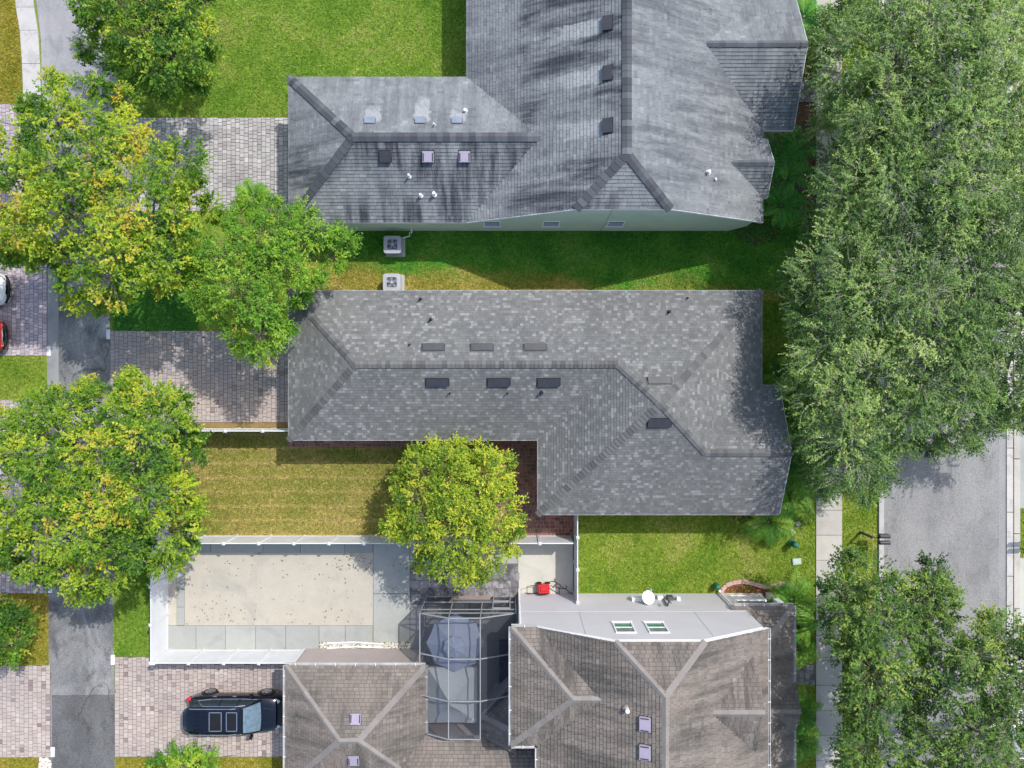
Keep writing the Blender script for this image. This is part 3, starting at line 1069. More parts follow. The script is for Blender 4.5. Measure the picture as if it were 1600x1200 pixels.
def pipe(house_roof, plane, px, py, r, h, mat, collar='metal_dark'):
    p = on_plane(px, py, plane)
    q = MB()
    q.tube([p - Vector((0, 0, 0.05)), p + Vector((0, 0, h))], r, 10)
    q.build("vent_pipe", mat, house_roof)
    k = MB()
    n, u, v = frame_of(plane)
    k.tube([p, p + n * 0.05, p + Vector((0, 0, 0.09))], [r * 1.9, r * 1.6, r * 1.02], 10)
    k.build("pipe_collar", collar, house_roof)


# ---------------------------------------------------------------- central house
E = 2.7
X0, X1, XG, XW = -10.81, 12.08, 12.94, 1.24
YN, YS, YW, YD = 4.52, -2.72, -6.32, -0.06
A_, B_, C_, D_ = (X0, YN, E), (X1, YN, E), (X1, YD, E), (XG, YD, E)
yr = (YD + YW) / 2
hr = E + 0.5 * (YD - yr)
R_, F_, G_, I_, J_ = (XG, yr, hr), (XG, YW, E), (XW, YW, E), (XW, YS, E), (X0, YS, E)
P_ = (X0 + 3.62, 0.90, E + 1.81)
Q_ = (XW + 3.62, 0.90, E + 1.81)
S_ = (6.66, -0.90, E + 2.71)
T_ = (X1 - (YD - yr), yr, hr)
mainf = {
    'north': [A_, P_, Q_, S_, B_][::-1], 'west': [A_, J_, P_], 'south': [J_, I_, Q_, P_], 'wwest': [I_, G_, S_, Q_],
    'wsouth': [G_, F_, R_, T_, S_], 'east': [C_, B_, S_, T_], 'gnorth': [D_, C_, T_, R_],
}
central = empty("house", (0, 0, 0), "central single storey house with clean mottled grey shingle roof", "house")


def tint_main():
    r = random.random()
    return random.uniform(0.88, 1.0) if r < 0.16 else random.uniform(0.05, 0.8)


cr = roof(central, list(mainf.values()), [(A_, J_), (J_, I_), (I_, G_), (G_, F_), (F_, R_), (R_, D_), (D_, C_), (C_, B_), (B_, A_)],
          'deck', 'fascia_grey', 'shingle_main', 0.143, (0.11, 0.25), 0.016, tint_main, slot=0.006, lap=0.014)
HIP, RID = 0.055, 0.075
caps([(J_, P_, HIP), (A_, P_, HIP), (P_, Q_, RID), (Q_, S_, HIP), (B_, S_, HIP), (G_, S_, HIP), (T_, S_, HIP), (R_, T_, RID)], 0.2, 0.34, cr, 'cap_main', 0.02, 0.03)
ww = 0.4
out_c = [(X0 + ww, YN - ww), (X1 - ww, YN - ww), (X1 - ww, YD - ww), (XG - 0.25, YD - ww), (XG - 0.25, YW + ww), (XW + ww, YW + ww), (XW + ww, YS + ww), (X0 + ww, YS + ww)]
walls(central, out_c[::-1], E - 0.02, 'stucco_beige')
mb = MB()
mb.poly([(XG - 0.25, YD - ww, E - 0.03), (XG - 0.25, YW + ww, E - 0.03), (XG - 0.25, yr, hr - 0.25)])
mb.build("gable_wall", 'stucco_beige', central)
soffit(central, [(X0, YN), (X1, YN), (X1, YD), (XG, YD), (XG, YW), (XW, YW), (XW, YS), (X0, YS)], E - 0.14)
for px, py in ((677, 543), (753, 543), (836, 543)):
    vent(cr, mainf['north'], px, py, 34, 10, 0.13, 'vent_charcoal')
vent(cr, mainf['north'], 1030, 595, 36, 10, 0.13, 'vent_charcoal')
for px, py in ((683, 597), (779, 597), (857, 597)):
    vent(cr, mainf['south'], px, py, 34, 11, 0.13, 'metal_dark')
vent(cr, mainf['wsouth'], 1030, 660, 36, 12, 0.13, 'metal_dark')
for px, py, r, h in ((657, 468, 0.05, 0.3), (673, 500, 0.055, 0.3), (640, 539, 0.035, 0.15), (1045, 488, 0.06, 0.28), (1074, 466, 0.03, 0.25)):
    pipe(cr, mainf['north'], px, py, r, h, 'metal_black')
for px, py, r, h in ((703, 614, 0.03, 0.3), (793, 614, 0.03, 0.3), (846, 613, 0.06, 0.35)):
    pipe(cr, mainf['south'], px, py, r, h, 'metal_black')


def wall_window(house, x, z, y, w, h, face, glass='glass_dark', frame='white', axis='y', split=False):
    """window standing proud of a wall; face = +1 / -1 outward direction along the axis"""
    def bx(cx, cz, sx, sz, dep, off):
        m = MB()
        if axis == 'y':
            m.box((cx, y + face * (off + dep / 2), cz), (sx, dep, sz))
        else:
            m.box((y + face * (off + dep / 2), cx, cz), (dep, sx, sz))
        return m
    fr = MB()
    for m in (bx(x, z + h / 2 + 0.03, w + 0.12, 0.06, 0.05, 0.003), bx(x, z - h / 2 - 0.03, w + 0.16, 0.06, 0.08, 0.003),
              bx(x - w / 2 - 0.03, z, 0.06, h, 0.05, 0.003), bx(x + w / 2 + 0.03, z, 0.06, h, 0.05, 0.003), bx(x, z, w, 0.04, 0.04, 0.003)):
        fr.add(m.v, m.f)
    o = fr.build("window", frame, house)
    bx(x, z - h / 4, w, h / 2 - 0.04, 0.012, 0.004).build("pane", glass, o)
    bx(x, z + h / 4, w, h / 2 - 0.04, 0.014, 0.004).build("pane", 'glass_grey' if split else glass, o)
    return o


for x in (-8, -3, 2, 7):
    wall_window(central, x, 1.5, YN - ww, 0.9, 1.2, 1)
for x in (-8, -4.5, -1):
    wall_window(central, x, 1.4, YS + ww, 1.2, 1.4, -1)
for x in (4.5, 9.5):
    wall_window(central, x, 1.5, YW + ww, 0.9, 1.2, -1)
wall_window(central, -3.3, 1.4, XG - 0.25, 1.6, 1.4, 1, axis='x')
gd = MB()
gd.box((X0 + ww - 0.03, 0.9, 1.1), (0.06, 4.6, 2.2))
gd.build("garage_door", 'white', central)

# ---------------------------------------------------------------- north house
north = empty("house", (0, 14, 0), "northern pale green walled house with streaky blue grey shingle roof", "house")
NL, NR, NT_ = -2.2, 12.14, 24.0            # main block eaves, far end beyond the frame
NS = 7.82
sl = 0.53
xc = (NL + NR) / 2
hR = E + sl * (NR - xc)
gN, gS, gW = 14.84, 7.82, -10.81
yc = (gN + gS) / 2
hG = E + sl * (gN - yc)
apex = (gW + (gN - yc), yc, hG)
vend = (NL + (hG - E) / sl, yc, hG)
hc = 5.38
cx = (hc - E) / sl
cL, cR = (NL + cx, NS, hc), (NR - cx, NS, hc)
rj = (xc, NS + (hR - hc) / sl, hR)
rN = (xc, NT_, hR)
# big porch gable and small gable on the east side
bX, bY, bh = 13.62, 15.68, 4.4
bS, bN = bY - (bh - E) / 0.5, bY + (bh - E) / 0.5
bI = (NR - (bh - E) / sl, bY, bh)
sX, sY, sh = 12.35, 10.42, 3.66
sS, sN = 9.0, 11.84
sI = (NR - (sh - E) / sl, sY, sh)
nf = {
    'gnorth': [(gW, gN, E), apex, vend, (NL, gN, E)][::-1], 'gwest': [(gW, gN, E), (gW, gS, E), apex], 'gsouth': [(gW, gS, E), (NL, gS, E), vend, apex],
    'mwest': [(NL, NT_, E), (NL, gN, E), vend, (NL, NS, E), cL, rj, rN],
    'jerk': [cL, cR, rj],
    'meast': [(NR, NS, E), (NR, sS, E), sI, (NR, sN, E), (NR, bS, E), bI, (NR, bN, E), (NR, NT_, E), rN, rj, cR],
    'bsouth': [(NR, bS, E), (bX, bS, E), (bX, bY, bh), bI], 'bnorth': [(bX, bN, E), (NR, bN, E), bI, (bX, bY, bh)],
    'ssouth': [(NR, sS, E), (sX, sS, E), (sX, sY, sh), sI], 'snorth': [(sX, sN, E), (NR, sN, E), sI, (sX, sY, sh)],
}


def tint_north():
    return min(1, max(0.01, random.gauss(0.5, 0.2)))


nr = roof(north, list(nf.values()), [((gW, gN, E), (gW, gS, E)), ((NL, NT_, E), (NL, gN, E)), ((NL, gN, E), (gW, gN, E)), ((gW, gS, E), (NL, NS, E)), ((NL, NS, E), cL), (cL, cR), (cR, (NR, NS, E)),
                                     ((NR, NS, E), (NR, sS, E)), ((NR, sN, E), (NR, bS, E)), ((NR, sS, E), (sX, sS, E)), ((sX, sS, E), (sX, sY, sh)), ((sX, sY, sh), (sX, sN, E)),
                                     ((NR, bS, E), (bX, bS, E)), ((bX, bS, E), (bX, bY, bh)), ((bX, bY, bh), (bX, bN, E)), ((bX, bN, E), (NR, bN, E))],
          'deck', 'white', 'shingle_north', 0.165, (0.28, 0.34), 0.03, tint_north, slot=0.008, lap=0.016)
caps([((gW, gN, E), apex, 0.06), ((gW, gS, E), apex, 0.06), (apex, vend, 0.085), (rj, rN, 0.085), (cL, rj, 0.06), (cR, rj, 0.06)], 0.3, 0.42, nr, 'cap_north', 0.01, 0.05, lambda: min(1, max(0, random.gauss(0.42, 0.2))))
caps([((bX, bY, bh), bI, 0.08), ((sX, sY, sh), sI, 0.11)], 0.3, 0.3, nr, 'cap_north', 0.015, 0.05, lambda: random.uniform(0.5, 1))
yw = NS + 0.15
nw = MB()
nw.wall_y([(gW + 0.3, 0), (NR - 0.9, 0), (NR - 0.3, 1.2), (NR - 0.3, E - 0.02), (cR[0], hc - 0.16), (cL[0], hc - 0.16), (NL + 0.3, E - 0.02), (gW + 0.3, E - 0.02)][::1], yw, 0.2)
nw.build("gable_wall", 'stucco_green', north)
walls(north, [(gW + 0.3, yw + 0.2), (gW + 0.3, gN - 0.3), (NL + 0.3, gN - 0.3), (NL + 0.3, NT_), (NR - 0.3, NT_), (NR - 0.3, yw + 0.2)], E - 0.02, 'stucco_green')
pg = MB()
pg.poly([(bX - 0.2, bS + 0.3, 0), (bX - 0.2, bN - 0.3, 0), (bX - 0.2, bN - 0.3, E), (bX - 0.2, bY, bh - 0.2), (bX - 0.2, bS + 0.3, E)])
pg.poly([(bX - 0.2, bS + 0.3, 0), (NR - 0.3, bS + 0.3, 0), (NR - 0.3, bS + 0.3, E), (bX - 0.2, bS + 0.3, E)])
pg.poly([(bX - 0.2, bN - 0.3, 0), (NR - 0.3, bN - 0.3, 0), (NR - 0.3, bN - 0.3, E), (bX - 0.2, bN - 0.3, E)])
pg.build("porch_wall", 'stucco_green', north)
wj = MB()
wj.box((4.6, yw - 0.004, 2.6), (0.03, 0.004, 5.0))
wj.build("wall_joint", 'trim_grey', north)
for px in (769, 861, 962):
    p = W(px, 350, 1.8)
    wall_window(north, p.x, 1.8, yw, 0.74, 0.95, -1)
hb = MB()
hb.tube([W(643, 356, 0.6) + Vector((0, -0.02, 0)), W(643, 356, 0.6) + Vector((0, -0.25, 0)), W(643, 356, 0.45) + Vector((0, -0.25, 0))], 0.04, 8)
hb.build("hose_bib", 'white', north)
for px in (578, 657, 714):
    vent(nr, nf['gnorth'], px, 190, 17, 9, 0.16, 'vent_slate', 'metal_grey')
for px, m in ((602, 'metal_dark'), (669, 'vent_lilac'), (726, 'vent_lilac')):
    vent(nr, nf['gsouth'], px, 244, 18, 14, 0.2, m, 'metal_dark', True)
for py in (37, 115, 197):
    vent(nr, nf['mwest'], 950, py, 23, 13, 0.18, 'metal_dark', 'metal_dark')
for f, px, py, r, h in (('gnorth', 727, 174, 0.07, 0.25), ('gnorth', 679, 196, 0.03, 0.3), ('gsouth', 640, 276, 0.05, 0.35), ('gsouth', 658, 306, 0.06, 0.3), ('gsouth', 679, 304, 0.07, 0.35), ('meast', 1106, 270, 0.07, 0.3), ('meast', 1117, 281, 0.04, 0.2)):
    pipe(nr, nf[f], px, py, r, h, 'white', 'white')
ngd = MB()
ngd.box((gW + 0.27, yc, 1.1), (0.06, 4.6, 2.2))
ngd.build("garage_door", 'white', north)

# ---------------------------------------------------------------- south house
south = empty("house", (2, -15, 0), "southern two storey house with brown grey shingles and lilac walls", "house")
E2 = 5.3
# two storey block
mL, mR, mN, mS = 1.15, 11.47, -10.95, -26.0
mx = (mL + mR) / 2
mh = E2 + sl * (mR - mx)
jc = 7.02
jx = (jc - E2) / sl
jL, jR = (mL + jx, mN, jc), (mR - jx, mN, jc)
jr = (mx, mN - (mh - jc) / sl, mh)
rS = (mx, mS, mh)
wL, wN, wS = -0.03, -10.9, -16.2
wy = (wN + wS) / 2
wh = E2 + sl * (wN - wy)
wa = (wL + (wN - wy), wy, wh)
wi = (mL + (wh - E2) / sl, wy, wh)
# east dormer gable on the big roof
dX, dY = 10.8, -14.08
dZ0 = E2 + sl * (mR - dX)
dh, dhalf = dZ0 + 1.2, 2.25
dI = (mR - (dh - E2) / sl, dY, dh)
sf = {
    'jerk': [jL, jr, jR][::-1],
    'mwest': [(mL, wN, E2), jL, jr, rS, (mL, mS, E2), (mL, wS, E2), wi][::-1],
    'meast': [(mR, mN, E2), (mR, mS, E2), rS, jr, jR][::-1],
    'wnorth': [(wL, wN, E2), wa, wi, (mL, wN, E2)][::-1], 'wwest': [(wL, wN, E2), (wL, wS, E2), wa], 'wsouth': [(wL, wS, E2), (mL, wS, E2), wi, wa],
    'dnorth': [(dX, dY + dhalf, dZ0), dI, (dX, dY, dh)], 'dsouth': [(dX, dY - dhalf, dZ0), (dX, dY, dh), dI],
}
# ground floor roofs: garage hip, porch, link behind the cage
gL, gR, gNs, gSs = -10.96, -4.18, -13.62, -19.5
gm = (gNs + gSs) / 2
gh = E + 0.5 * (gNs - gm)
ga, gb = (gL + (gNs - gm), gm, gh), (gR - (gNs - gm), gm, gh)
sf.update({
    'garN': [(gL, gNs, E), (gR, gNs, E), gb, ga], 'garW': [(gL, gNs, E), ga, (gL, gSs, E)][::-1] if False else [(gL, gSs, E), (gL, gNs, E), ga],
    'garE': [(gR, gNs, E), (gR, gSs, E), gb], 'garS': [(gR, gSs, E), (gL, gSs, E), ga, gb],
})
lkY = -17.0                                   # north eave of the link roof
sf['link'] = [(gR, lkY, E), (1.2, lkY, E), (1.2, lkY - 5.0, E + 2.3), (gR - 4.6, lkY - 5.0, E + 2.3)]
bay = [(-1.42, -16.0, E), (-0.28, -14.75, E), (0.15, -14.75, E + 0.35), (0.15, -17.0, E + 0.75), (-1.42, -17.0, E + 0.45)]
sf['bay1'] = [(-1.5, -16.05, E), (-0.3, -14.85, E), (0.2, -16.6, E + 0.62)]
sf['bay2'] = [(-0.3, -14.85, E), (0.2, -14.85, E + 0.06), (0.2, -16.6, E + 0.62)]
sf['bay3'] = [(-1.5, -17.0, E + 0.02), (-1.5, -16.05, E), (0.2, -16.6, E + 0.62), (0.2, -17.6, E + 0.64)]
# porch
pX, pN, pW, pS = 13.62, -10.74, 11.2, -20.5
pz = E + 0.45 * (pX - pW)
sf['porN'] = [(10.55, pN, E), (pX, pN, E), (pW, pN - (pX - pW), pz), (10.55, pN - (pX - pW), pz)]
ppy, pph, ppw = -15.6, 3.3, 1.15
ppI = (pX - (pph - E) / 0.45, ppy, pph)
sf['porE'] = [(pX, pN, E), (pX, ppy + ppw, E), ppI, (pX, ppy - ppw, E), (pX, pS, E), (pW, pS, pz), (pW, pN - (pX - pW), pz)][::-1]
pfx = pX + 0.12
sf['pgN'] = [(pX, ppy + ppw, E), (pfx, ppy + ppw, E), (pfx, ppy, pph), ppI]
sf['pgS'] = [(pX, ppy - ppw, E), (pfx, ppy - ppw, E), (pfx, ppy, pph), ppI]


def tint_south():
    r = random.random()
    return random.uniform(0.1, 0.3) if r < 0.14 else min(1, max(0.2, random.gauss(0.58, 0.14)))


sr = roof(south, list(sf.values()), [((mL, wN, E2), jL), (jL, jR), (jR, (mR, mN, E2))], 'deck_brown', 'white', 'shingle_south', 0.165, (0.22, 0.3), 0.03, tint_south, slot=0.014, lap=0.018)
caps([((wL, wN, E2), wa, 0.07), ((wL, wS, E2), wa, 0.07), (wa, wi, 0.1), (jL, jr, 0.07), (jR, jr, 0.07), (jr, rS, 0.1), ((dX, dY, dh), dI, 0.1),
      ((gL, gNs, E), ga, 0.065), ((gR, gNs, E), gb, 0.065), ((gL, gSs, E), ga, 0.065), ((gR, gSs, E), gb, 0.065), (ga, gb, 0.09),
      ((pX, pN, E), (pW, pN - (pX - pW), pz), 0.06), ((pfx, ppy, pph), ppI, 0.1), ((-1.5, -16.05, E), (0.2, -16.6, E + 0.62), 0.04)], 0.4, 0.28, sr, 'cap_south', 0.006, 0.045)
# dormer gable face
dg = MB()
dg.poly([(dX - 0.06, dY + dhalf - 0.2, dZ0 - 0.05), (dX - 0.06, dY - dhalf + 0.2, dZ0 - 0.05), (dX - 0.06, dY, dh - 0.12)])
dg.build("dormer_wall", 'stucco_lilac', south)


def gutter(parent, a, b, out, wdt=0.105, hgt=0.11):
    """open white gutter trough with straps"""
    a, b, o_ = Vector(a), Vector(b), Vector(out)
    z = Vector((0, 0, 1))
    q = MB()
    a0, b0 = a + o_ * 0.014, b + o_ * 0.014
    pr = [(0.0, 0.0), (wdt, 0.0), (wdt, 0.012), (wdt - 0.015, 0.012), (wdt - 0.02, -hgt + 0.015), (0.015, -hgt + 0.015), (0.015, 0.0)]
    pr = [(wdt, 0.015), (wdt, -hgt), (0.0, -hgt), (0.0, 0.0), (0.022, 0.0), (0.022, -hgt * 0.55), (wdt - 0.028, -hgt * 0.55), (wdt - 0.028, 0.015)]
    vs = [p + o_ * x + z * y for p in (a0, b0) for x, y in pr]
    n = len(pr)
    fs = [(i, (i + 1) % n, n + (i + 1) % n, n + i) for i in range(n)] + [tuple(range(n)), tuple(range(2 * n - 1, n - 1, -1))]
    q.add(vs, fs)
    o = q.build("gutter", 'gutter_white', parent)
    L = (b - a).length
    m = max(1, int(L / 0.9))
    d = (b - a).normalized()
    for i in range(m):
        k = MB()
        c = a0 + d * (L * (i + 0.5) / m) + o_ * wdt / 2 + z * 0.022
        k.bar(c - o_ * (wdt / 2 + 0.05), c + o_ * wdt / 2, 0.035, 0.012)
        k.build("gutter_strap", 'white', o)
    return o


gutter(south, (wL, wN, E2), (wL, wS, E2), (-1, 0, 0))
gutter(south, (wL, wS, E2), (mL - 0.14, wS, E2), (0, -1, 0))
gutter(south, (mL, wS - 0.14, E2), (mL, mS, E2), (-1, 0, 0))
gutter(south, (wL, wN, E2), (mL, wN, E2), (0, 1, 0))
gutter(south, (mR, mN, E2), (mR, mS, E2), (1, 0, 0))
gutter(south, (gL, gNs, E), (gR, gNs, E), (0, 1, 0))
gutter(south, (gL, gNs, E), (gL, gSs, E), (-1, 0, 0))
gutter(south, (gR, gNs, E), (gR, -16.9, E), (1, 0, 0))
gutter(south, (10.75, pN, E), (pX, pN, E), (0, 1, 0))
gutter(south, (pX, pN, E), (pX, ppy + ppw, E), (1, 0, 0))
gutter(south, (pX, ppy - ppw, E), (pX, pS, E), (1, 0, 0))
# walls
sw_y = -10.9
swl = MB()
swl.wall_y([(0.3, 0), (0.3, E2 - 0.12), (1.25, E2 - 0.06), (jL[0], jc - 0.16), (jR[0], jc - 0.16), (mR - 0.2, E2 - 0.06), (mR - 0.2, 0)], sw_y, -0.2)
swl.build("gable_wall", 'stucco_lilac', south)
bb = MB()
bb.box((5.8, sw_y + 0.005, 3.05), (10.7, 0.01, 0.03))
bb.build("belly_band", 'stucco_lilac', south)
for x, z0, z1 in ((3.2, 3.08, 6.2), (8.7, 3.08, 6.5)):
    k = MB()
    k.box((x, sw_y + 0.002, (z0 + z1) / 2), (0.025, 0.004, z1 - z0))
    k.build("wall_joint", 'trim_grey', south)
walls(south, [(0.3, sw_y - 0.2), (0.3, wS + 0.3), (mL + 0.3, wS + 0.3), (mL + 0.3, mS), (mR - 0.2, mS), (mR - 0.2, sw_y - 0.2)][::-1], E2 - 0.05, 'stucco_lilac')
gw = 0.14
walls(south, [(gL + 0.3, gNs - gw), (gR - 0.3, gNs - gw), (gR - 0.3, gSs + 0.3), (gL + 0.3, gSs + 0.3)], E - 0.04, 'stucco_pink')
walls(south, [(gR - 0.3, lkY - 0.3), (1.0, lkY - 0.3), (1.0, lkY - 4.5), (gR - 0.3, lkY - 4.5)], E - 0.04, 'stucco_pink')
walls(south, [(-1.3, -16.1), (-0.25, -15.05), (0.28, -15.05), (0.28, -17.2), (-1.3, -17.2)], E - 0.04, 'stucco_lilac')
walls(south, [(11.28, pN - 2.4), (13.3, pN - 2.4), (13.3, pS), (11.28, pS)], E - 0.04, 'stucco_lilac')
for x in (13.35,):
    k = MB()
    k.box((x, pN - 0.25, E / 2 - 0.05), (0.3, 0.3, E - 0.1), cham=0.02)
    k.build("porch_post", 'white', south)
for px in (975, 1026):
    p = W(px, 980, 5.4)
    wall_window(south, p.x, 5.38, sw_y, 0.78, 1.3, 1, 'glass_green', 'white', split=True)
gdo = MB()
gdo.box((gL + 0.27, gm, 1.1), (0.06, 4.6, 2.2))
gdo.build("garage_door", 'white', south)
for px, py, f in ((556, 1124, 'garN'), (553, 1186, 'garS')):
    vent(sr, sf[f], px, py, 17, 14, 0.18, 'vent_lilac', 'metal_grey', True)
for px, py in ((1009, 1131), (1009, 1175)):
    vent(sr, sf['mwest'], px, py, 23, 15, 0.16, 'vent_lilac', 'metal_dark', True)
pipe(sr, sf['mwest'], 979, 1107, 0.09, 0.3, 'white', 'cap_south')
dsp = MB()
dsp.tube([(0.36, sw_y + 0.06, 0.1), (0.36, sw_y + 0.06, E2 - 0.25), (0.36, sw_y - 0.02, E2 - 0.12)], 0.045, 6)
dsp.build("downspout", 'white', south)
dsp = MB()
dsp.tube([(10.75, -10.72, E - 0.1), (10.75, -10.8, E - 0.3), (10.75, -10.8, 0.25), (10.75, -10.5, 0.1)], 0.05, 6)
dsp.build("downspout", 'white', south)
# dish, meters and box on the lilac wall
bxw = MB()
p = W(1000, 945, 1.3)
bxw.box((p.x, sw_y + 0.1, 1.35), (0.86, 0.2, 0.3), cham=0.02)
bxw.build("wall_box", 'white', south)
mast = MB()
p = W(1033, 940, 1.2)
mast.tube([(p.x + 0.1, sw_y + 0.06, 0.5), (p.x + 0.1, sw_y + 0.06, 2.3), (p.x + 0.1, sw_y + 0.35, 2.5), (p.x + 0.1, sw_y + 0.4, 3.0)], 0.04, 8)
mast.build("service_mast", 'metal_grey', south)
for i, (px, w_, h_) in enumerate(((1031, 0.28, 0.4), (1046, 0.3, 0.45), (1058, 0.18, 0.3))):
    p = W(px, 936, 1.0)
    k = MB()
    k.box((p.x, sw_y + 0.09, 1.0 + 0.1 * i), (w_, 0.18, h_), cham=0.015)
    k.build("meter_box", 'white' if i != 1 else 'metal_grey', south)

dish = empty("satellite_dish", (*W(1013, 933, 1.9).xy, 1.5), "white satellite dish standing out from the lilac grey wall", "satellite dish")
dq = MB()
for i, (r, z) in enumerate([(0.0, 0.0)]):
    pass
prof = [(0.005, -0.09), (0.12, -0.082), (0.22, -0.055), (0.3, -0.02), (0.34, 0.0), (0.345, -0.008), (0.3, -0.032), (0.22, -0.068), (0.12, -0.095), (0.005, -0.103)]
dq.lathe((0, 0, 0), prof, 28)
Rm = Matrix.Rotation(math.radians(-22), 3, 'X') @ Matrix.Rotation(math.radians(18), 3, 'Y')
dq.v = [tuple(Rm @ Vector(q) + Vector((0, 0, 0.45))) for q in dq.v]
dq.build("reflector", 'white', dish, local=True, smooth=True)
da = MB()
da.tube([(0, 0, 0.34), (0.0, -0.1, 0.1), (0.0, -0.42, 0.0)], 0.025, 8)
da.build("bracket", 'metal_grey', dish, local=True)
da = MB()
da.tube([(0.0, 0.1, 0.42), (0.06, 0.42, 0.72)], 0.014, 6)
da.box((0.07, 0.46, 0.75), (0.09, 0.12, 0.07), 0.3, 0.01)
da.build("feed_arm", 'frame_white', dish, local=True)

# ================================================================== FENCES
FH = 1.83


def fence(name, a, b, npan, label, cap_ext=True, post_end=True):
    """white vinyl privacy fence: posts with caps, panels of boards between rails"""
    a, b = Vector((*a, 0)), Vector((*b, 0))
    d = (b - a).normalized()
    s_ = Vector((-d.y, d.x, 0))
    root = empty(name, a, label, "fence")
    L = (b - a).length
    e = L / npan
    ang = math.atan2(d.y, d.x)
    for i in range(npan + 1):
        if i == npan and not post_end:
            break
        p = a + d * (e * i)
        q = MB()
        q.box((p.x, p.y, FH / 2 + 0.03), (0.127, 0.127, FH + 0.06), ang)
        po = q.build("post", 'vinyl', root)
        c = MB()
        k, z = 0.078, FH + 0.062
        vs = [p + d * i_ * k + s_ * j_ * k + Vector((0, 0, z)) for i_, j_ in ((-1, -1), (1, -1), (1, 1), (-1, 1))]
        vs += [v + Vector((0, 0, 0.03)) for v in vs] + [p + Vector((0, 0, z + 0.09))]
        c.add(vs, [(3, 2, 1, 0), (0, 1, 5, 4), (1, 2, 6, 5), (2, 3, 7, 6), (3, 0, 4, 7), (4, 5, 8), (5, 6, 8), (6, 7, 8), (7, 4, 8)])
        c.build("post_cap", 'vinyl', po)
    for i in range(npan):
        p0, p1 = a + d * (e * i + 0.066), a + d * (e * (i + 1) - 0.066)
        w = (p1 - p0).length
        nb = max(3, round(w / 0.17))
        q = MB()
        for k in range(nb):
            c = p0 + d * (w * (k + 0.5) / nb)
            q.box((c.x, c.y, FH / 2), (w / nb - 0.007, 0.022, FH - 0.16), ang)
        m = (p0 + p1) / 2
        q.box((m.x, m.y, FH / 2), (w - 0.01, 0.012, FH - 0.2), ang)
        pn = q.build("panel", 'vinyl', root)
        for z in (0.1, FH - 0.03):
            r = MB()
            r.box((m.x, m.y, z), (w, 0.05, 0.14), ang, 0.006)
            r.build("rail", 'vinyl', pn)
    return root


fx, fe = -17.9, 3.25
fence("vinyl_fence", (fx, -2.33), (-10.5, -2.33), 4, "white vinyl fence between the pink driveway and the dry lawn")
fence("vinyl_fence", (fx, -13.83), (fx, -2.45), 6, "long white vinyl fence running beside the alley verge", post_end=False)
fence("vinyl_fence", (fx + 0.14, -7.9), (fe - 0.14, -7.9), 12, "white vinyl fence dividing the dry lawn from the sand court", post_end=False)
fence("vinyl_fence", (fx + 0.14, -13.83), (-10.8, -13.83), 4, "white vinyl fence between the sand court and the car driveway")
fence("vinyl_fence", (fe, -10.82), (fe, -6.0), 3, "white vinyl fence between the pale slab and the bright lawn")

# ================================================================== SCREEN CAGE
cage = empty("screen_cage", (-2.3, -13.5, 0), "aluminium framed insect screen cage between the brown roofs", "screen cage")
ys = [-11.07, -13.0, -15.0, -16.8]
xs = [(-4.45, 2.75), (-3.0, 3.5), (-1.5, 3.5), (0.2, 2.75)]


def beam(a, b, w=0.045, h=0.08, name="beam", mat='frame_white'):
    q = MB()
    q.bar(a, b, w, h)
    q.build(name, mat, cage)


for y in ys:
    for (x0, z0), (x1, z1) in zip(xs[:-1], xs[1:]):
        if y == ys[-1] and x0 < -4:
            beam((-4.05, y, z0 + 0.2), (x1, y, z1))
            continue
        if y == ys[-1] and x1 > 0:
            continue
        if y == ys[2] and x1 > 0:
            x1, z1 = 0.1, 2.8
        beam((x0, y, z0), (x1, y, z1))
beam((xs[0][0], ys[0], 2.75), (0.2, ys[0], 2.75))
for (x, z) in xs:
    if x > 0:
        continue
    y1 = -13.4 if x < -4 else ys[-1]
    beam((x, ys[0], z), (x, y1, z))
for x in (-4.45, -3.0, -1.5, 0.18):
    beam((x, ys[0], 0.03), (x, ys[0], 2.75 if x in (-4.45, 0.18) else 3.45), 0.055, 0.055, "upright")
beam((-4.45, -12.4, 0.03), (-4.45, -12.4, 2.75), 0.055, 0.055, "upright")
beam((-4.45, -13.4, 0.03), (-4.45, -13.4, 2.75), 0.055, 0.055, "upright")
for z in (0.06, 1.0, 2.2):
    beam((-4.45, ys[0], z), (0.18, ys[0], z), 0.05, 0.05, "cross_rail")
for z in (0.06, 1.0):
    beam((-4.45, ys[0], z), (-4.45, -13.4, z), 0.05, 0.05, "cross_rail")
beam((-1.42, -15.9, 2.78), (-0.2, -14.68, 2.78), 0.06, 0.1)
# door in the north screen
for a, b in (((-0.95, 0.05), (-0.95, 2.05)), ((-0.1, 0.05), (-0.1, 2.05)), ((-0.95, 2.05), (-0.1, 2.05)), ((-0.95, 0.9), (-0.1, 0.9))):
    beam((a[0], ys[0] + 0.03, a[1]), (b[0], ys[0] + 0.03, b[1]), 0.06, 0.05, "door_frame")


def scr(pts):
    q = MB()
    q.poly(pts)
    q.build("screen_panel", 'screen', cage)


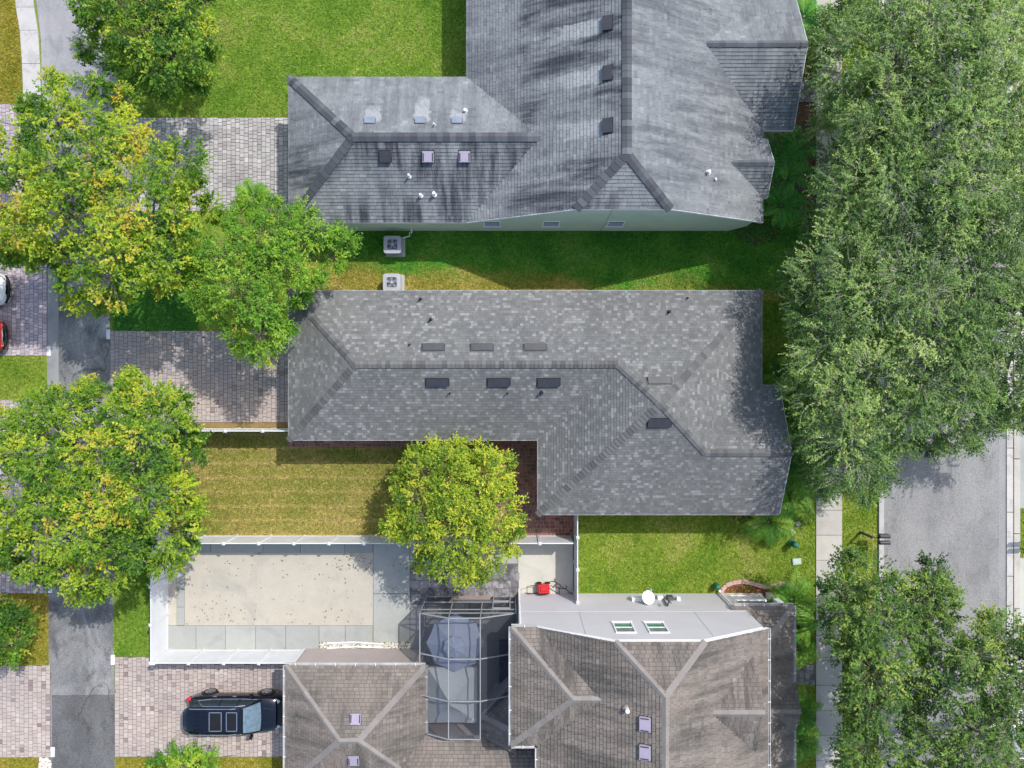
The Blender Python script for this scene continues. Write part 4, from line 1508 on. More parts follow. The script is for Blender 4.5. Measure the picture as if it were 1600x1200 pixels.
for j in range(3):
    for i in range(3):
        (x0, z0), (x1, z1) = xs[i], xs[i + 1]
        y0, y1 = ys[j], ys[j + 1]
        if i == 2 and j == 2:
            scr([(x0, y0, z0), (x1 - 0.35, y0, z1 + 0.1), (x0, y0 - 0.95, z0)])
            continue
        if i == 0 and j == 2:
            x0, z0 = -4.05, 2.95
        if i == 0 and j == 1:
            scr([(x0, y0, z0), (x0, -13.4, z0), (-4.05, -13.4, 2.95), (-4.05, y1, 2.95), (x1, y1, z1), (x1, y0, z1)])
            continue
        scr([(x0, y0, z0), (x0, y1, z0), (x1, y1, z1), (x1, y0, z1)])
nx = [-4.45, -3.0, -1.5, 0.2]
for i in range(3):
    zt0, zt1 = xs[i][1], xs[i + 1][1]
    scr([(nx[i], ys[0], 0.03), (nx[i + 1], ys[0], 0.03), (nx[i + 1], ys[0], zt1), (nx[i], ys[0], zt0)])
scr([(-4.45, ys[0], 0.03), (-4.45, -13.4, 0.03), (-4.45, -13.4, 2.75), (-4.45, ys[0], 2.75)])

M['canvas_blue'] = plain("blue umbrella canvas", (0.42, 0.49, 0.66), 0.85, var=0.06)
M['canvas_white'] = plain("pale gazebo canvas", (0.6, 0.64, 0.66), 0.6, 0.4, var=0.05)
M['cushion_dark'] = plain("dark navy cushion", (0.03, 0.035, 0.055), 0.85)
M['counter'] = plain("beige counter", (0.42, 0.34, 0.28), 0.7)
M['steel'] = plain("steel", (0.35, 0.36, 0.38), 0.35, 0.5, 0.8)

# umbrella: two tiers, eight panels
uc = W(711, 1006, 2.35)
um = empty("patio_umbrella", (uc.x, uc.y, 0.02), "blue eight sided two tier patio umbrella inside the screen cage", "umbrella")


def tier(r0, z0, r1, z1, name, twist=0.0):
    for k in range(8):
        a0, a1 = twist + k * PI / 4, twist + (k + 1) * PI / 4
        q = MB()
        am = (a0 + a1) / 2
        pts = []
        o0, o1 = Vector((r1 * math.cos(a0), r1 * math.sin(a0), z1)), Vector((r1 * math.cos(a1), r1 * math.sin(a1), z1))
        i0, i1 = Vector((r0 * math.cos(a0), r0 * math.sin(a0), z0)), Vector((r0 * math.cos(a1), r0 * math.sin(a1), z0))
        mo = (o0 + o1) / 2 * 1.0 - Vector((math.cos(am), math.sin(am), 0)) * 0.04 + Vector((0, 0, 0.0))
        mi = (i0 + i1) / 2
        mm = (mo + mi) / 2 - Vector((0, 0, 0.012))
        q.add([i0, i1, o1, o0, mi, mo, mm, (i0 + o0) / 2, (i1 + o1) / 2], [(0, 4, 6, 7), (4, 1, 8, 6), (7, 6, 5, 3), (6, 8, 2, 5)])
        q.add([o0, mo, o1, o1 - Vector((0, 0, 0.12)), mo - Vector((0, 0, 0.12)), o0 - Vector((0, 0, 0.12))], [(0, 1, 4, 5), (1, 2, 3, 4)])
        q.build(name, 'canvas_blue', um, local=True)


tier(0.36, 2.64, 1.42, 2.2, "canopy_panel")
tier(0.03, 3.02, 0.56, 2.82, "top_panel", 0.2)
q = MB()
q.tube([(0, 0, 0), (0, 0, 2.95)], 0.025, 8)
q.lathe((0, 0, 2.9), [(0.06, 0), (0.06, 0.05), (0.02, 0.08), (0.001, 0.09)], 10)
q.build("pole", 'metal_dark', um, local=True)
q = MB()
q.lathe((0, 0, 0), [(0.001, 0.09), (0.08, 0.09), (0.28, 0.05), (0.3, 0.0)], 16)
q.build("base", 'metal_dark', um, local=True)

# gazebo canopy
gc = W(706, 1090, 2.3)
gz = empty("canopy_gazebo", (gc.x, gc.y, 0.02), "pale square canopy gazebo beside the blue umbrella", "gazebo")
hw, hl = 1.22, 1.36
ap = (0.0, -0.1, 2.95)
cs = [(-hw, hl, 2.02), (-hw, -hl, 2.02), (hw, -hl, 2.02), (hw, hl, 2.02)]
for i in range(4):
    a, b = Vector(cs[i]), Vector(cs[(i + 1) % 4])
    q = MB()
    N = 6
    grid = []
    for r in range(N + 1):
        t = r / N
        row = []
        for c in range(N + 1):
            p = a.lerp(b, c / N).lerp(Vector(ap), t)
            p.z -= 0.13 * math.sin(PI * t) * (0.7 + 0.3 * math.sin(PI * c / N)) + 0.05 * math.sin(PI * c / N) * (1 - t)
            row.append(p)
        grid.append(row)
    vs = [p for row in grid for p in row]
    fs = [(r * (N + 1) + c, r * (N + 1) + c + 1, (r + 1) * (N + 1) + c + 1, (r + 1) * (N + 1) + c) for r in range(N) for c in range(N)]
    q.add(vs, fs)
    va = [a.lerp(b, c / N) - Vector((0, 0, 0.05 * math.sin(PI * c / N))) for c in range(N + 1)]
    q.add(va + [v - Vector((0, 0, 0.2)) for v in va], [(c, c + 1, N + 2 + c, N + 1 + c) for c in range(N)])
    q.build("canopy_panel", 'canvas_white', gz, local=True, smooth=True)
for c in cs:
    q = MB()
    q.tube([(c[0] * 0.98, c[1] * 0.98, 0), (c[0] * 0.98, c[1] * 0.98, 1.98)], 0.03, 8)
    q.build("leg", 'metal_dark', gz, local=True)

# outdoor sofa along the wall
so = empty("outdoor_sofa", (*W(792, 1044, 0.5).xy, 0.02), "dark navy three seat outdoor sofa along the cage wall", "sofa")
q = MB()
q.box((0, 0, 0.17), (0.78, 2.5, 0.3), 0, 0.02)
q.build("frame", 'metal_dark', so, local=True)
for k in (-1, 0, 1):
    q = MB()
    q.box((-0.08, k * 0.82, 0.4), (0.6, 0.78, 0.16), 0, 0.04)
    q.build("seat_cushion", 'cushion_dark', so, local=True)
    q = MB()
    q.box((0.28, k * 0.82, 0.62), (0.16, 0.78, 0.4), 0, 0.04)
    q.build("back_cushion", 'cushion_dark', so, local=True)
for k in (-1, 1):
    q = MB()
    q.box((0, k * 1.29, 0.32), (0.78, 0.07, 0.6), 0, 0.015)
    q.build("armrest", 'metal_dark', so, local=True)

# counter by the north screen
kc = empty("outdoor_counter", (*W(735, 948, 0.9).xy, 0.02), "beige outdoor kitchen counter with a steel grill inside the cage", "counter")
q = MB()
q.box((0, 0, 0.43), (2.0, 0.62, 0.86), 0, 0.01)
q.build("base", 'counter', kc, local=True)
q = MB()
q.box((0, 0, 0.89), (2.12, 0.72, 0.05), 0, 0.01)
q.build("worktop", 'metal_grey', kc, local=True)
q = MB()
q.box((0.25, 0, 0.96), (0.62, 0.5, 0.1), 0, 0.03)
q.build("grill_lid", 'metal_dark', kc, local=True)
q = MB()
q.box((-0.55, 0, 0.925), (0.45, 0.36, 0.02), 0, 0.006)
q.build("sink", 'steel', kc, local=True)
pt = empty("garden_urn", (*W(778, 1075, 0.4).xy, 0.02), "small white urn with a dark plant inside the screen cage", "urn")
q = MB()
q.lathe((0, 0, 0), [(0.001, 0.0), (0.12, 0.0), (0.09, 0.06), (0.19, 0.26), (0.22, 0.4), (0.2, 0.42), (0.17, 0.36), (0.001, 0.34)], 16)
q.build("bowl", 'white', pt, local=True, smooth=True)

# ================================================================== VEHICLES
M['paint_navy'] = plain("navy car paint", (0.005, 0.007, 0.016), 0.16, 0.5, 0.5, var=0.05, coat=1.0)
M['paint_white'] = plain("white car paint", (0.78, 0.79, 0.8), 0.25, 0.5, 0.0, var=0.02, coat=1.0)
M['paint_red'] = plain("red car paint", (0.42, 0.02, 0.015), 0.25, 0.5, 0.1, var=0.05, coat=1.0)
M['paint_silver'] = plain("silver car paint", (0.5, 0.52, 0.54), 0.25, 0.5, 0.5, var=0.05, coat=1.0)
M['car_glass'] = plain("car glass", (0.025, 0.035, 0.045), 0.04, 0.8, var=0.1)
M['screen_glass'] = plain("windscreen glass", (0.13, 0.19, 0.24), 0.08, 0.8, var=0.25, sc=5)
M['tyre'] = plain("tyre rubber", (0.02, 0.02, 0.02), 0.85)
M['rim'] = plain("alloy rim", (0.42, 0.43, 0.44), 0.3, 0.5, 0.7)
M['chrome'] = plain("chrome trim", (0.65, 0.66, 0.68), 0.2, 0.5, 0.9)
M['lamp_red'] = plain("tail lamp", (0.5, 0.02, 0.03), 0.2, 0.6)
M['lamp_clear'] = plain("head lamp", (0.6, 0.63, 0.66), 0.1, 0.7)
M['tan_seat'] = plain("tan sunshade", (0.42, 0.36, 0.14), 0.8)


def car(name, loc, rz, paint, label, sunroofs=2, rails=True, L=4.85, wd=1.96, H=1.72, group=None):
    root = empty(name, (*loc, 0.0), label, "car", group, rz)
    hl, hwid = L / 2, wd / 2

    def loft(stations, profile, pname, mat, close=True, smooth=True):
        q = MB()
        rings = []
        for st in stations:
            ring = profile(*st)
            rings.append([(st[0] + dx, y, z) for dx, y, z in ring])
        n = len(rings[0])
        vs = [p for r in rings for p in r]
        fs = []
        for i in range(len(rings) - 1):
            for k in range(n - 1):
                fs.append((i * n + k, i * n + k + 1, (i + 1) * n + k + 1, (i + 1) * n + k))
        if close:
            fs.append(tuple(range(n)))
            fs.append(tuple((len(rings) - 1) * n + k for k in range(n - 1, -1, -1)))
        q.add(vs, fs)
        o = q.build(pname, mat, root, local=True, smooth=smooth)
        return o

    # lower body: x, half width, top z, crown rise
    S = [(-hl, hwid * 0.5, 0.78, 0.0), (-hl + 0.025, hwid * 0.66, 0.86, 0.0), (-hl + 0.08, hwid * 0.8, 0.98, 0.01), (-hl + 0.18, hwid * 0.9, 1.05, 0.02), (-hl + 0.36, hwid * 0.965, 1.08, 0.02), (-hl + 0.75, hwid, 1.08, 0.02), (-0.6, hwid, 1.05, 0.02), (0.6, hwid, 1.03, 0.03),
         (1.05, hwid * 0.99, 1.04, 0.05), (1.45, hwid * 0.975, 1.03, 0.06), (hl - 0.6, hwid * 0.945, 0.99, 0.06), (hl - 0.35, hwid * 0.89, 0.94, 0.06), (hl - 0.17, hwid * 0.8, 0.87, 0.05), (hl - 0.07, hwid * 0.69, 0.79, 0.04), (hl - 0.015, hwid * 0.52, 0.7, 0.03), (hl, hwid * 0.35, 0.64, 0.02)]

    def prof(x, w, zt, c):
        half = [(w * 0.9, 0.26), (w * 0.985, 0.4), (w, 0.62), (w * 0.985, zt - 0.2), (w * 0.955, zt - 0.07), (w * 0.87, zt - 0.01), (w * 0.6, zt + c * 0.6), (w * 0.25, zt + c)]
        right = [(0, y, z) for y, z in half]
        left = [(0, -y, z) for y, z in half[::-1]]
        return right + left
    loft(S, prof, "body", paint)
    # cabin glass
    tw = hwid * 0.72
    Gs = [(-hl + 0.12, hwid * 0.80, 1.02, 1.03, hwid * 0.78), (-hl + 0.42, hwid * 0.87, 1.03, H - 0.16, tw * 0.95), (-1.3, hwid * 0.89, 1.03, H - 0.05, tw), (0.2, hwid * 0.89, 1.02, H - 0.05, tw), (0.62, hwid * 0.885, 1.02, H - 0.1, tw * 0.98), (1.34, hwid * 0.82, 1.02, 1.07, hwid * 0.72)]

    def gprof(x, wb, zb, zt, wt):
        half = [(wb, zb), (wb * 0.5 + wt * 0.5 + 0.015, zb * 0.5 + zt * 0.5), (wt, zt), (wt * 0.5, zt + 0.012)]
        return [(0, y, z) for y, z in half] + [(0, -y, z) for y, z in half[::-1]]
    loft(Gs, gprof, "side_glass", 'car_glass')
    # roof skin
    R_st = [(-hl + 0.06, tw * 0.6, H - 0.2), (-hl + 0.13, tw * 0.82, H - 0.16), (-hl + 0.42, tw * 0.985, H - 0.1), (-1.3, tw * 1.03, H - 0.03), (0.0, tw * 1.03, H - 0.025), (0.5, tw * 1.01, H - 0.055), (0.68, tw * 0.97, H - 0.1)]

    def rprof(x, w, z):
        half = [(w, z - 0.07), (w * 0.99, z - 0.02), (w * 0.9, z + 0.012), (w * 0.55, z + 0.032), (w * 0.2, z + 0.04)]
        return [(0, y, zz) for y, zz in half] + [(0, -y, zz) for y, zz in half[::-1]]
    loft(R_st, rprof, "roof", paint)
    # windscreen
    q = MB()
    N = 6
    vs = []
    for r in range(4):
        t = r / 3
        x = 0.70 + (1.36 - 0.70) * t
        z = (H - 0.08) * (1 - t) + 1.10 * t + 0.03 * math.sin(PI * t)
        w = tw * 0.9 * (1 - t) + hwid * 0.76 * t
        for c in range(N + 1):
            y = -w + 2 * w * c / N
            vs.append((x + 0.06 * t * (1 - (y / w) ** 2) + 0.0, y, z + 0.02 * (1 - (y / w) ** 2)))
    q.add(vs, [(r * (N + 1) + c, r * (N + 1) + c + 1, (r + 1) * (N + 1) + c + 1, (r + 1) * (N + 1) + c) for r in range(3) for c in range(N)])
    q.build("windscreen", 'screen_glass', root, local=True, smooth=True)
    for sgn in (1, -1):
        q = MB()
        q.tube([(0.62, sgn * tw * 0.98, H - 0.09), (1.0, sgn * (tw * 0.5 + hwid * 0.41), 1.42), (1.4, sgn * hwid * 0.83, 1.05)], 0.035, 6)
        q.build("pillar", paint, root, local=True)
        q = MB()
        q.tube([(-1.75, sgn * hwid * 0.86, 1.17), (-1.1, sgn * hwid * 0.9, 1.07), (0.5, sgn * hwid * 0.9, 1.05), (1.2, sgn * hwid * 0.87, 1.05)], 0.014, 5)
        q.tube([(-1.75, sgn * hwid * 0.86, 1.17), (-1.35, sgn * tw * 1.035, H - 0.13), (0.3, sgn * tw * 1.035, H - 0.11), (0.75, sgn * tw * 1.05, H - 0.22)], 0.014, 5)
        q.build("window_trim", 'chrome', root, local=True)
        for x in (-0.55, 0.35):
            q = MB()
            q.bar((x, sgn * (tw + 0.02), H - 0.12), (x - 0.02, sgn * hwid * 0.895, 1.04), 0.06, 0.03)
            q.build("door_pillar", 'metal_black', root, local=True)
        if rails:
            q = MB()
            q.tube([(-1.95, sgn * tw * 0.93, H - 0.02), (-1.8, sgn * tw * 0.95, H + 0.045), (0.1, sgn * tw * 0.95, H + 0.05), (0.35, sgn * tw * 0.93, H - 0.01)], 0.022, 6)
            q.build("roof_rail", 'chrome', root, local=True)
        # mirror
        q = MB()
        q.box((0.92, sgn * (hwid + 0.12), 1.12), (0.16, 0.22, 0.15), 0.25 * sgn, 0.03)
        q.bar((0.95, sgn * (hwid * 0.9), 1.06), (0.95, sgn * (hwid + 0.05), 1.08), 0.06, 0.05)
        q.build("mirror", paint, root, local=True)
        q = MB()
        q.box((hl - 0.27, sgn * hwid * 0.7, 0.85), (0.28, 0.16, 0.1), -0.55 * sgn, 0.03)
        q.build("headlight", 'lamp_clear', root, local=True)
        q = MB()
        q.box((-hl + 0.13, sgn * hwid * 0.8, 0.95), (0.2, 0.3, 0.16), 0.5 * sgn, 0.03)
        q.build("taillight", 'lamp_red', root, local=True)
        for x in (-1.0, 0.0):
            q = MB()
            q.box((x, sgn * (hwid * 0.985), 0.93), (0.2, 0.05, 0.03), 0, 0.006)
            q.build("door_handle", 'chrome', root, local=True)
        for x in (-hl + 0.95, hl - 0.95):
            wq = MB()
            pr = [(0.2, -0.11), (0.33, -0.115), (0.365, -0.07), (0.365, 0.07), (0.33, 0.115), (0.2, 0.11)]
            wq.lathe((x, sgn * (hwid - 0.08), 0.365), pr, 24, 'y')
            wh_ = wq.build("wheel", 'tyre', root, local=True, smooth=True)
            rq = MB()
            cy = sgn * (hwid + 0.035)
            rq.lathe((x, cy, 0.365), [(0.25, -0.03 * sgn), (0.25, 0.005 * sgn), (0.225, 0.005 * sgn), (0.22, -0.03 * sgn)], 20, 'y')
            for k in range(5):
                a = k * 2 * PI / 5
                rq.bar((x, cy, 0.365), (x + 0.235 * math.cos(a), cy, 0.365 + 0.235 * math.sin(a)), 0.03, 0.055, (0, 1, 0))
            rq.build("rim", 'rim', wh_, local=True)
            aq = MB()
            aq.tube([(x + 0.42 * math.cos(t), sgn * (hwid + 0.005), 0.36 + 0.42 * math.sin(t)) for t in np.linspace(0, PI, 9)], 0.025, 5)
            aq.build("wheel_arch", 'metal_black', root, local=True)
    q = MB()
    q.tube([(hl - 0.13, -hwid * 0.74, 0.5), (hl + 0.02, -hwid * 0.45, 0.5), (hl + 0.06, 0, 0.5), (hl + 0.02, hwid * 0.45, 0.5), (hl - 0.13, hwid * 0.74, 0.5)], 0.09, 8)
    q.build("front_bumper", 'metal_black', root, local=True, smooth=True)
    q = MB()
    q.tube([(hl - 0.06, -hwid * 0.6, 0.68), (hl + 0.01, 0, 0.69), (hl - 0.06, hwid * 0.6, 0.68)], 0.03, 6)
    q.build("grille_bar", 'chrome', root, local=True)
    q = MB()
    q.tube([(-hl + 0.13, -hwid * 0.8, 0.55), (-hl - 0.03, -hwid * 0.45, 0.55), (-hl - 0.06, 0, 0.55), (-hl - 0.03, hwid * 0.45, 0.55), (-hl + 0.13, hwid * 0.8, 0.55)], 0.1, 8)
    q.build("rear_bumper", paint, root, local=True, smooth=True)
    q = MB()
    for y in (-0.42, 0.42):
        q.tube([(1.5, y * 0.95, 1.075), (hl - 0.4, y * 0.7, 1.02)], 0.012, 5)
    q.build("hood_crease", paint, root, local=True)
    if sunroofs:
        for x0, x1 in ((-0.95, -0.35), (-0.1, 0.42))[:sunroofs]:
            q = MB()
            for a, b in (((x0, -0.46), (x1, -0.46)), ((x1, -0.46), (x1, 0.46)), ((x1, 0.46), (x0, 0.46)), ((x0, 0.46), (x0, -0.46))):
                q.bar((*a, H + 0.008), (*b, H + 0.008), 0.04, 0.03)
            fr = q.build("sunroof", 'chrome', root, local=True)
            q = MB()
            q.box(((x0 + x1) / 2, 0, H + 0.006), (x1 - x0 - 0.03, 0.89, 0.028))
            q.build("sunroof_glass", 'metal_black', fr, local=True)
        for k in range(5):
            q = MB()
            y = -0.44 + 0.22 * k
            q.bar((-1.75, y, H - 0.022), (-1.1, y, H + 0.008), 0.035, 0.03)
            q.build("roof_rib", paint, root, local=True)
    return root


car("parked_car", (-14.1, -16.8), 0.0, 'paint_navy', "dark navy sport utility car with twin sunroofs on the pink driveway", wd=1.88, L=4.8)
car("parked_car", (-28.22, 4.86), 0.0, 'paint_white', "white car just entering the picture at the left edge", 0, False, 4.6, 1.85, 1.5)
car("parked_car", (-28.36, 2.48), 0.0, 'paint_red', "red car with black bumper just entering the picture at the left edge", 0, False, 4.6, 1.85, 1.5)
car("parked_car", (25.8, -18.4), PI / 2, 'paint_silver', "pale car mostly hidden beneath the lower right trees", 1, False, 4.6, 1.85, 1.5)

# ================================================================== SMALL THINGS
M['ac_white'] = plain("air conditioner casing", (0.37, 0.38, 0.41), 0.5, var=0.05)
M['pad'] = plain("condenser pad", (0.4, 0.39, 0.37), 0.9)


def condenser(px, py, label, rz=0.0):
    p = W(px, py, 0.85)
    r = empty("air_conditioner", (p.x, p.y, 0.0), label, "air conditioner", "air conditioner units between the houses", rz)
    q = MB()
    q.box((0.04, 0, 0.05), (1.0, 0.98, 0.1), 0, 0.01)
    q.build("pad", 'pad', r, local=True)
    q = MB()
    n = 24
    pts = []
    for i in range(4):
        cx_, cy_ = ((1, 1), (-1, 1), (-1, -1), (1, -1))[i]
        for k in range(5):
            a = i * PI / 2 + k * PI / 8
            pts.append((cx_ * 0.30 + 0.12 * math.cos(a), cy_ * 0.30 + 0.12 * math.sin(a)))
    q.prism(pts, 0.1, 0.78)
    q.build("casing", 'metal_grey', r, local=True)
    for k in range(9):
        z = 0.15 + k * 0.07
        s_ = MB()
        s_.prism([(x * 1.02, y * 1.02) for x, y in pts], z, z + 0.03)
        s_.build("louvre", 'ac_white', r, local=True)
    # top ring with round fan opening
    q = MB()
    out = [(x * 1.06, y * 1.06) for x, y in pts]
    m = len(out)
    inn = []
    for x, y in out:
        a = math.atan2(y, x)
        inn.append((0.32 * math.cos(a), 0.32 * math.sin(a)))
    vs = [(x, y, 0.78) for x, y in out] + [(x, y, 0.84) for x, y in out] + [(x, y, 0.86) for x, y in inn] + [(x, y, 0.76) for x, y in inn]
    fs = []
    for i in range(m):
        j = (i + 1) % m
        fs += [(i, j, m + j, m + i), (m + i, m + j, 2 * m + j, 2 * m + i), (2 * m + i, 2 * m + j, 3 * m + j, 3 * m + i)]
    q.add(vs, fs)
    q.build("top_cover", 'ac_white', r, local=True)
    q = MB()
    q.lathe((0, 0, 0.785), [(0.001, 0), (0.315, 0)], 24)
    q.build("fan_well", 'metal_dark', r, local=True)
    for k in range(5):
        a = k * 2 * PI / 5 + 0.3
        b = MB()
        c0, s0 = math.cos(a), math.sin(a)
        pts3 = [(0.05, -0.03, 0.80), (0.05, 0.04, 0.82), (0.27, 0.1, 0.83), (0.29, -0.06, 0.80)]
        b.add([(x * c0 - y * s0, x * s0 + y * c0, z) for x, y, z in pts3], [(0, 1, 2, 3)])
        b.build("fan_blade", 'vent_slate', r, local=True)
    q = MB()
    for rr in (0.1, 0.18, 0.26):
        ring = [(rr * math.cos(t), rr * math.sin(t), 0.862) for t in np.linspace(0, 2 * PI, 21)]
        q.tube(ring, 0.005, 4, False)
    for k in range(8):
        a = k * PI / 4
        q.tube([(0.06 * math.cos(a), 0.06 * math.sin(a), 0.864), (0.32 * math.cos(a), 0.32 * math.sin(a), 0.862)], 0.005, 4, False)
    q.lathe((0, 0, 0.85), [(0.001, 0.03), (0.07, 0.025), (0.075, 0.0)], 14)
    q.build("fan_guard", 'ac_white', r, local=True)
    return r


a1 = condenser(613, 382, "square air conditioner unit by the pale green wall")
a2 = condenser(612, 441, "air conditioner unit peeking out beside the central house eave")
q = MB()
q.tube([(*W(628, 372, 0.3).xy, 0.3), (*W(640, 369, 0.3).xy, 0.3), (*W(640, 363, 0.3).xy, 0.3)], 0.03, 6)
q.build("refrigerant_line", 'white', a1)

# mailboxes
M['mail_black'] = plain("black mailbox enamel", (0.04, 0.042, 0.05), 0.4, 0.5)


def mailbox_post(base, label, rz=0.0):
    r = empty("mailbox_post", (*base, 0), label, "mailbox", None, rz)
    q = MB()
    q.box((0, 0, 0.6), (0.1, 0.1, 1.2), 0, 0.01)
    q.lathe((0, 0, 1.2), [(0.06, 0), (0.075, 0.04), (0.03, 0.1), (0.001, 0.12)], 10)
    q.build("post", 'mail_black', r, local=True)
    q = MB()
    q.bar((0, 0, 1.02), (0.45, -0.1, 1.02), 0.06, 0.06)
    q.bar((0.45, -0.4, 1.02), (0.45, 0.12, 1.02), 0.06, 0.06)
    q.build("arm", 'mail_black', r, local=True)
    for k in (0.02, -0.3):
        q = MB()
        pr = [(-0.1, 0), (0.1, 0), (0.1, 0.12)] + [(0.1 * math.cos(t), 0.12 + 0.1 * math.sin(t)) for t in np.linspace(0.3, PI - 0.3, 6)] + [(-0.1, 0.12)]
        m = len(pr)
        vs = [(x, k + y, 1.06 + z) for x in (0.42, 0.92) for y, z in pr]
        q.add(vs, [tuple(range(m - 1, -1, -1)), tuple(range(m, 2 * m))] + [(i, (i + 1) % m, m + (i + 1) % m, m + i) for i in range(m)])
        b = q.build("mailbox", 'mail_black', r, local=True)
        q = MB()
        q.box((0.932, k, 1.15), (0.02, 0.17, 0.18), 0, 0.006)
        q.build("mailbox_door", 'metal_dark', b, local=True)
    return r


mailbox_post(W(1362, 839, 1.2).xy, "twin black mailboxes on one post beside the street kerb")
mailbox_post((27.3, -8.1), "black mailbox post just beyond the right edge of the picture", PI)

M['util_green'] = plain("utility green plastic", (0.03, 0.16, 0.09), 0.5)
M['util_pale'] = plain("pale green utility lid", (0.42, 0.52, 0.45), 0.7)
M['lid_grey'] = plain("grey meter lid", (0.33, 0.38, 0.42), 0.7)
M['pvc'] = plain("white plastic pipe", (0.75, 0.74, 0.72), 0.5)
M['washer_red'] = plain("red pressure washer plastic", (0.55, 0.02, 0.03), 0.4, 0.5)
M['rubber'] = plain("black rubber hose", (0.015, 0.015, 0.017), 0.6)
M['bed_edge'] = plain("pink concrete edging", (0.5, 0.33, 0.28), 0.85)
M['rock'] = plain("white river stone", (0.6, 0.57, 0.52), 0.85, var=0.3, sc=8)

ped = empty("utility_pedestal", (*W(1242, 851, 0.5).xy, 0), "green round utility pedestal on the bright lawn", "utility box")
q = MB()
q.lathe((0, 0, 0), [(0.2, 0), (0.2, 0.06), (0.15, 0.08), (0.15, 0.55), (0.17, 0.56), (0.16, 0.68), (0.1, 0.74), (0.001, 0.76)], 18)
q.build("housing", 'util_green', ped, local=True, smooth=True)
q = MB()
q.lathe((0, 0, 0.42), [(0.156, 0), (0.16, 0.01), (0.16, 0.05), (0.156, 0.06)], 18)
q.build("band", 'metal_dark', ped, local=True)
for px, py, w_, mat_, lab in ((1244, 877, 0.36, 'util_pale', "pale green square utility lid in the bright lawn"),):
    o = empty("utility_box", (*G(px, py), 0), lab, "utility box", None, 0.12)
    q = MB()
    q.box((0, 0, 0.06), (0.44, 0.32, 0.12), 0, 0.015)
    q.build("frame", mat_, o, local=True)
    q = MB()
    q.box((0, 0, 0.125), (0.34, 0.22, 0.015), 0, 0.004)
    q.build("cover", mat_, o, local=True)
for px, py, r_, mat_, lab in ((1246, 818, 0.13, 'lid_grey', "small blue grey round meter lid beside the palm"), (1238, 831, 0.15, 'util_pale', "whitish round valve cover just below the meter lid")):
    o = empty("meter_lid", (*G(px, py), 0), lab, "meter lid")
    q = MB()
    q.lathe((0, 0, 0), [(r_, 0), (r_, 0.1), (r_ * 0.85, 0.12), (r_ * 0.8, 0.105), (0.001, 0.11)], 18)
    q.build("rim", mat_, o, local=True)
    q = MB()
    q.box((0, 0, 0.12), (0.05, 0.02, 0.02))
    q.build("grip", 'metal_dark', o, local=True)
cl = empty("garden_barrel", (*W(1122, 918, 0.5).xy, 0), "green barrel at the lilac wall corner beside the flower bed", "barrel")
q = MB()
q.lathe((0, 0, 0), [(0.12, 0), (0.15, 0.1), (0.16, 0.35), (0.13, 0.55), (0.1, 0.58), (0.001, 0.59)], 16)
q.build("body", 'util_green', cl, local=True, smooth=True)

# pressure washer with hose
pw = empty("pressure_washer", (*W(849, 920, 0.3).xy, 0.045), "red pressure washer on the pale slab beside the white fence", "pressure washer")
q = MB()
q.box((0, 0, 0.33), (0.62, 0.5, 0.34), 0.08, 0.08)
q.build("body", 'washer_red', pw, local=True)
q = MB()
q.box((0.02, 0.06, 0.53), (0.36, 0.26, 0.08), 0.08, 0.03)
q.build("tank_cap", 'washer_red', pw, local=True)
q = MB()
q.box((-0.05, -0.2, 0.52), (0.5, 0.05, 0.05), 0.08, 0.01)
q.build("trim", 'metal_black', pw, local=True)
for sx in (-0.22, 0.22):
    q = MB()
    q.lathe((sx, 0.27, 0.14), [(0.04, -0.03), (0.13, -0.035), (0.14, 0.0), (0.13, 0.035), (0.04, 0.03)], 16, 'y')
    q.build("wheel", 'tyre', pw, local=True)
q = MB()
q.tube([(-0.3, -0.2, 0.3), (-0.62, -0.2, 0.4), (-0.85, -0.2, 0.55), (-0.85, 0.2, 0.55), (-0.62, 0.2, 0.4), (-0.3, 0.2, 0.3)], 0.018, 6)
q.build("handle", 'metal_black', pw, local=True)
q = MB()
q.tube([(-0.5, -0.28, 0.1), (-0.95, -0.26, 0.08), (-0.2, -0.31, 0.12)], 0.014, 6)
q.build("wand", 'metal_black', pw, local=True)
q = MB()
t = np.linspace(0, 1, 90)
hx = 0.35 + 0.75 * t + 0.22 * np.sin(t * 15.0) + 0.12 * np.sin(t * 31)
hy = 0.18 * np.cos(t * 19) + 0.22 * np.sin(t * 9 + 0.6) - 0.1 * t
q.tube([(a, b, 0.03 + 0.02 * math.sin(9 * a + 7 * b)) for a, b in zip(hx, hy)], 0.014, 6)
q.tube([(0.95, 0.05, 0.03), (1.2, -0.1, 0.02), (1.38, -0.28, 0.02), (1.55, -0.3, 0.02)], 0.014, 6)
q.build("hose", 'rubber', pw, local=True)

# flower bed with edging
edge_px = [(1126, 930), (1128, 921), (1134, 914), (1144, 910), (1158, 908), (1171, 910), (1184, 914), (1197, 917), (1210, 914), (1222, 910.5), (1233, 912), (1240, 916), (1246, 922)]
sheet("flower_bed", edge_px + [(1240, 950), (1128, 950)], 0.02, 'red_mulch', "red mulch flower bed curving along the porch", "flower bed")
ed = empty("bed_edging", (*G(1185, 914), 0), "pink concrete edging snaking around the red mulch bed", "edging")
P = [Vector((*G(*p), 0)) for p in edge_px]
for i in range(len(P) - 1):
    for k in range(2):
        a, b = P[i].lerp(P[i + 1], k / 2 + 0.01), P[i].lerp(P[i + 1], k / 2 + 0.49)
        q = MB()
        q.bar(a + Vector((0, 0, 0.05)), b + Vector((0, 0, 0.05)), 0.21, 0.12)
        q.build("edging_block", 'bed_edge', ed)
ed = empty("bed_edging", (*G(1243, 1095), 0), "short pink edging beside the porch gable of the brown roof", "edging")
P = [Vector((*G(*p), 0)) for p in [(1238, 1076), (1243, 1084), (1247, 1094), (1248, 1104)]]
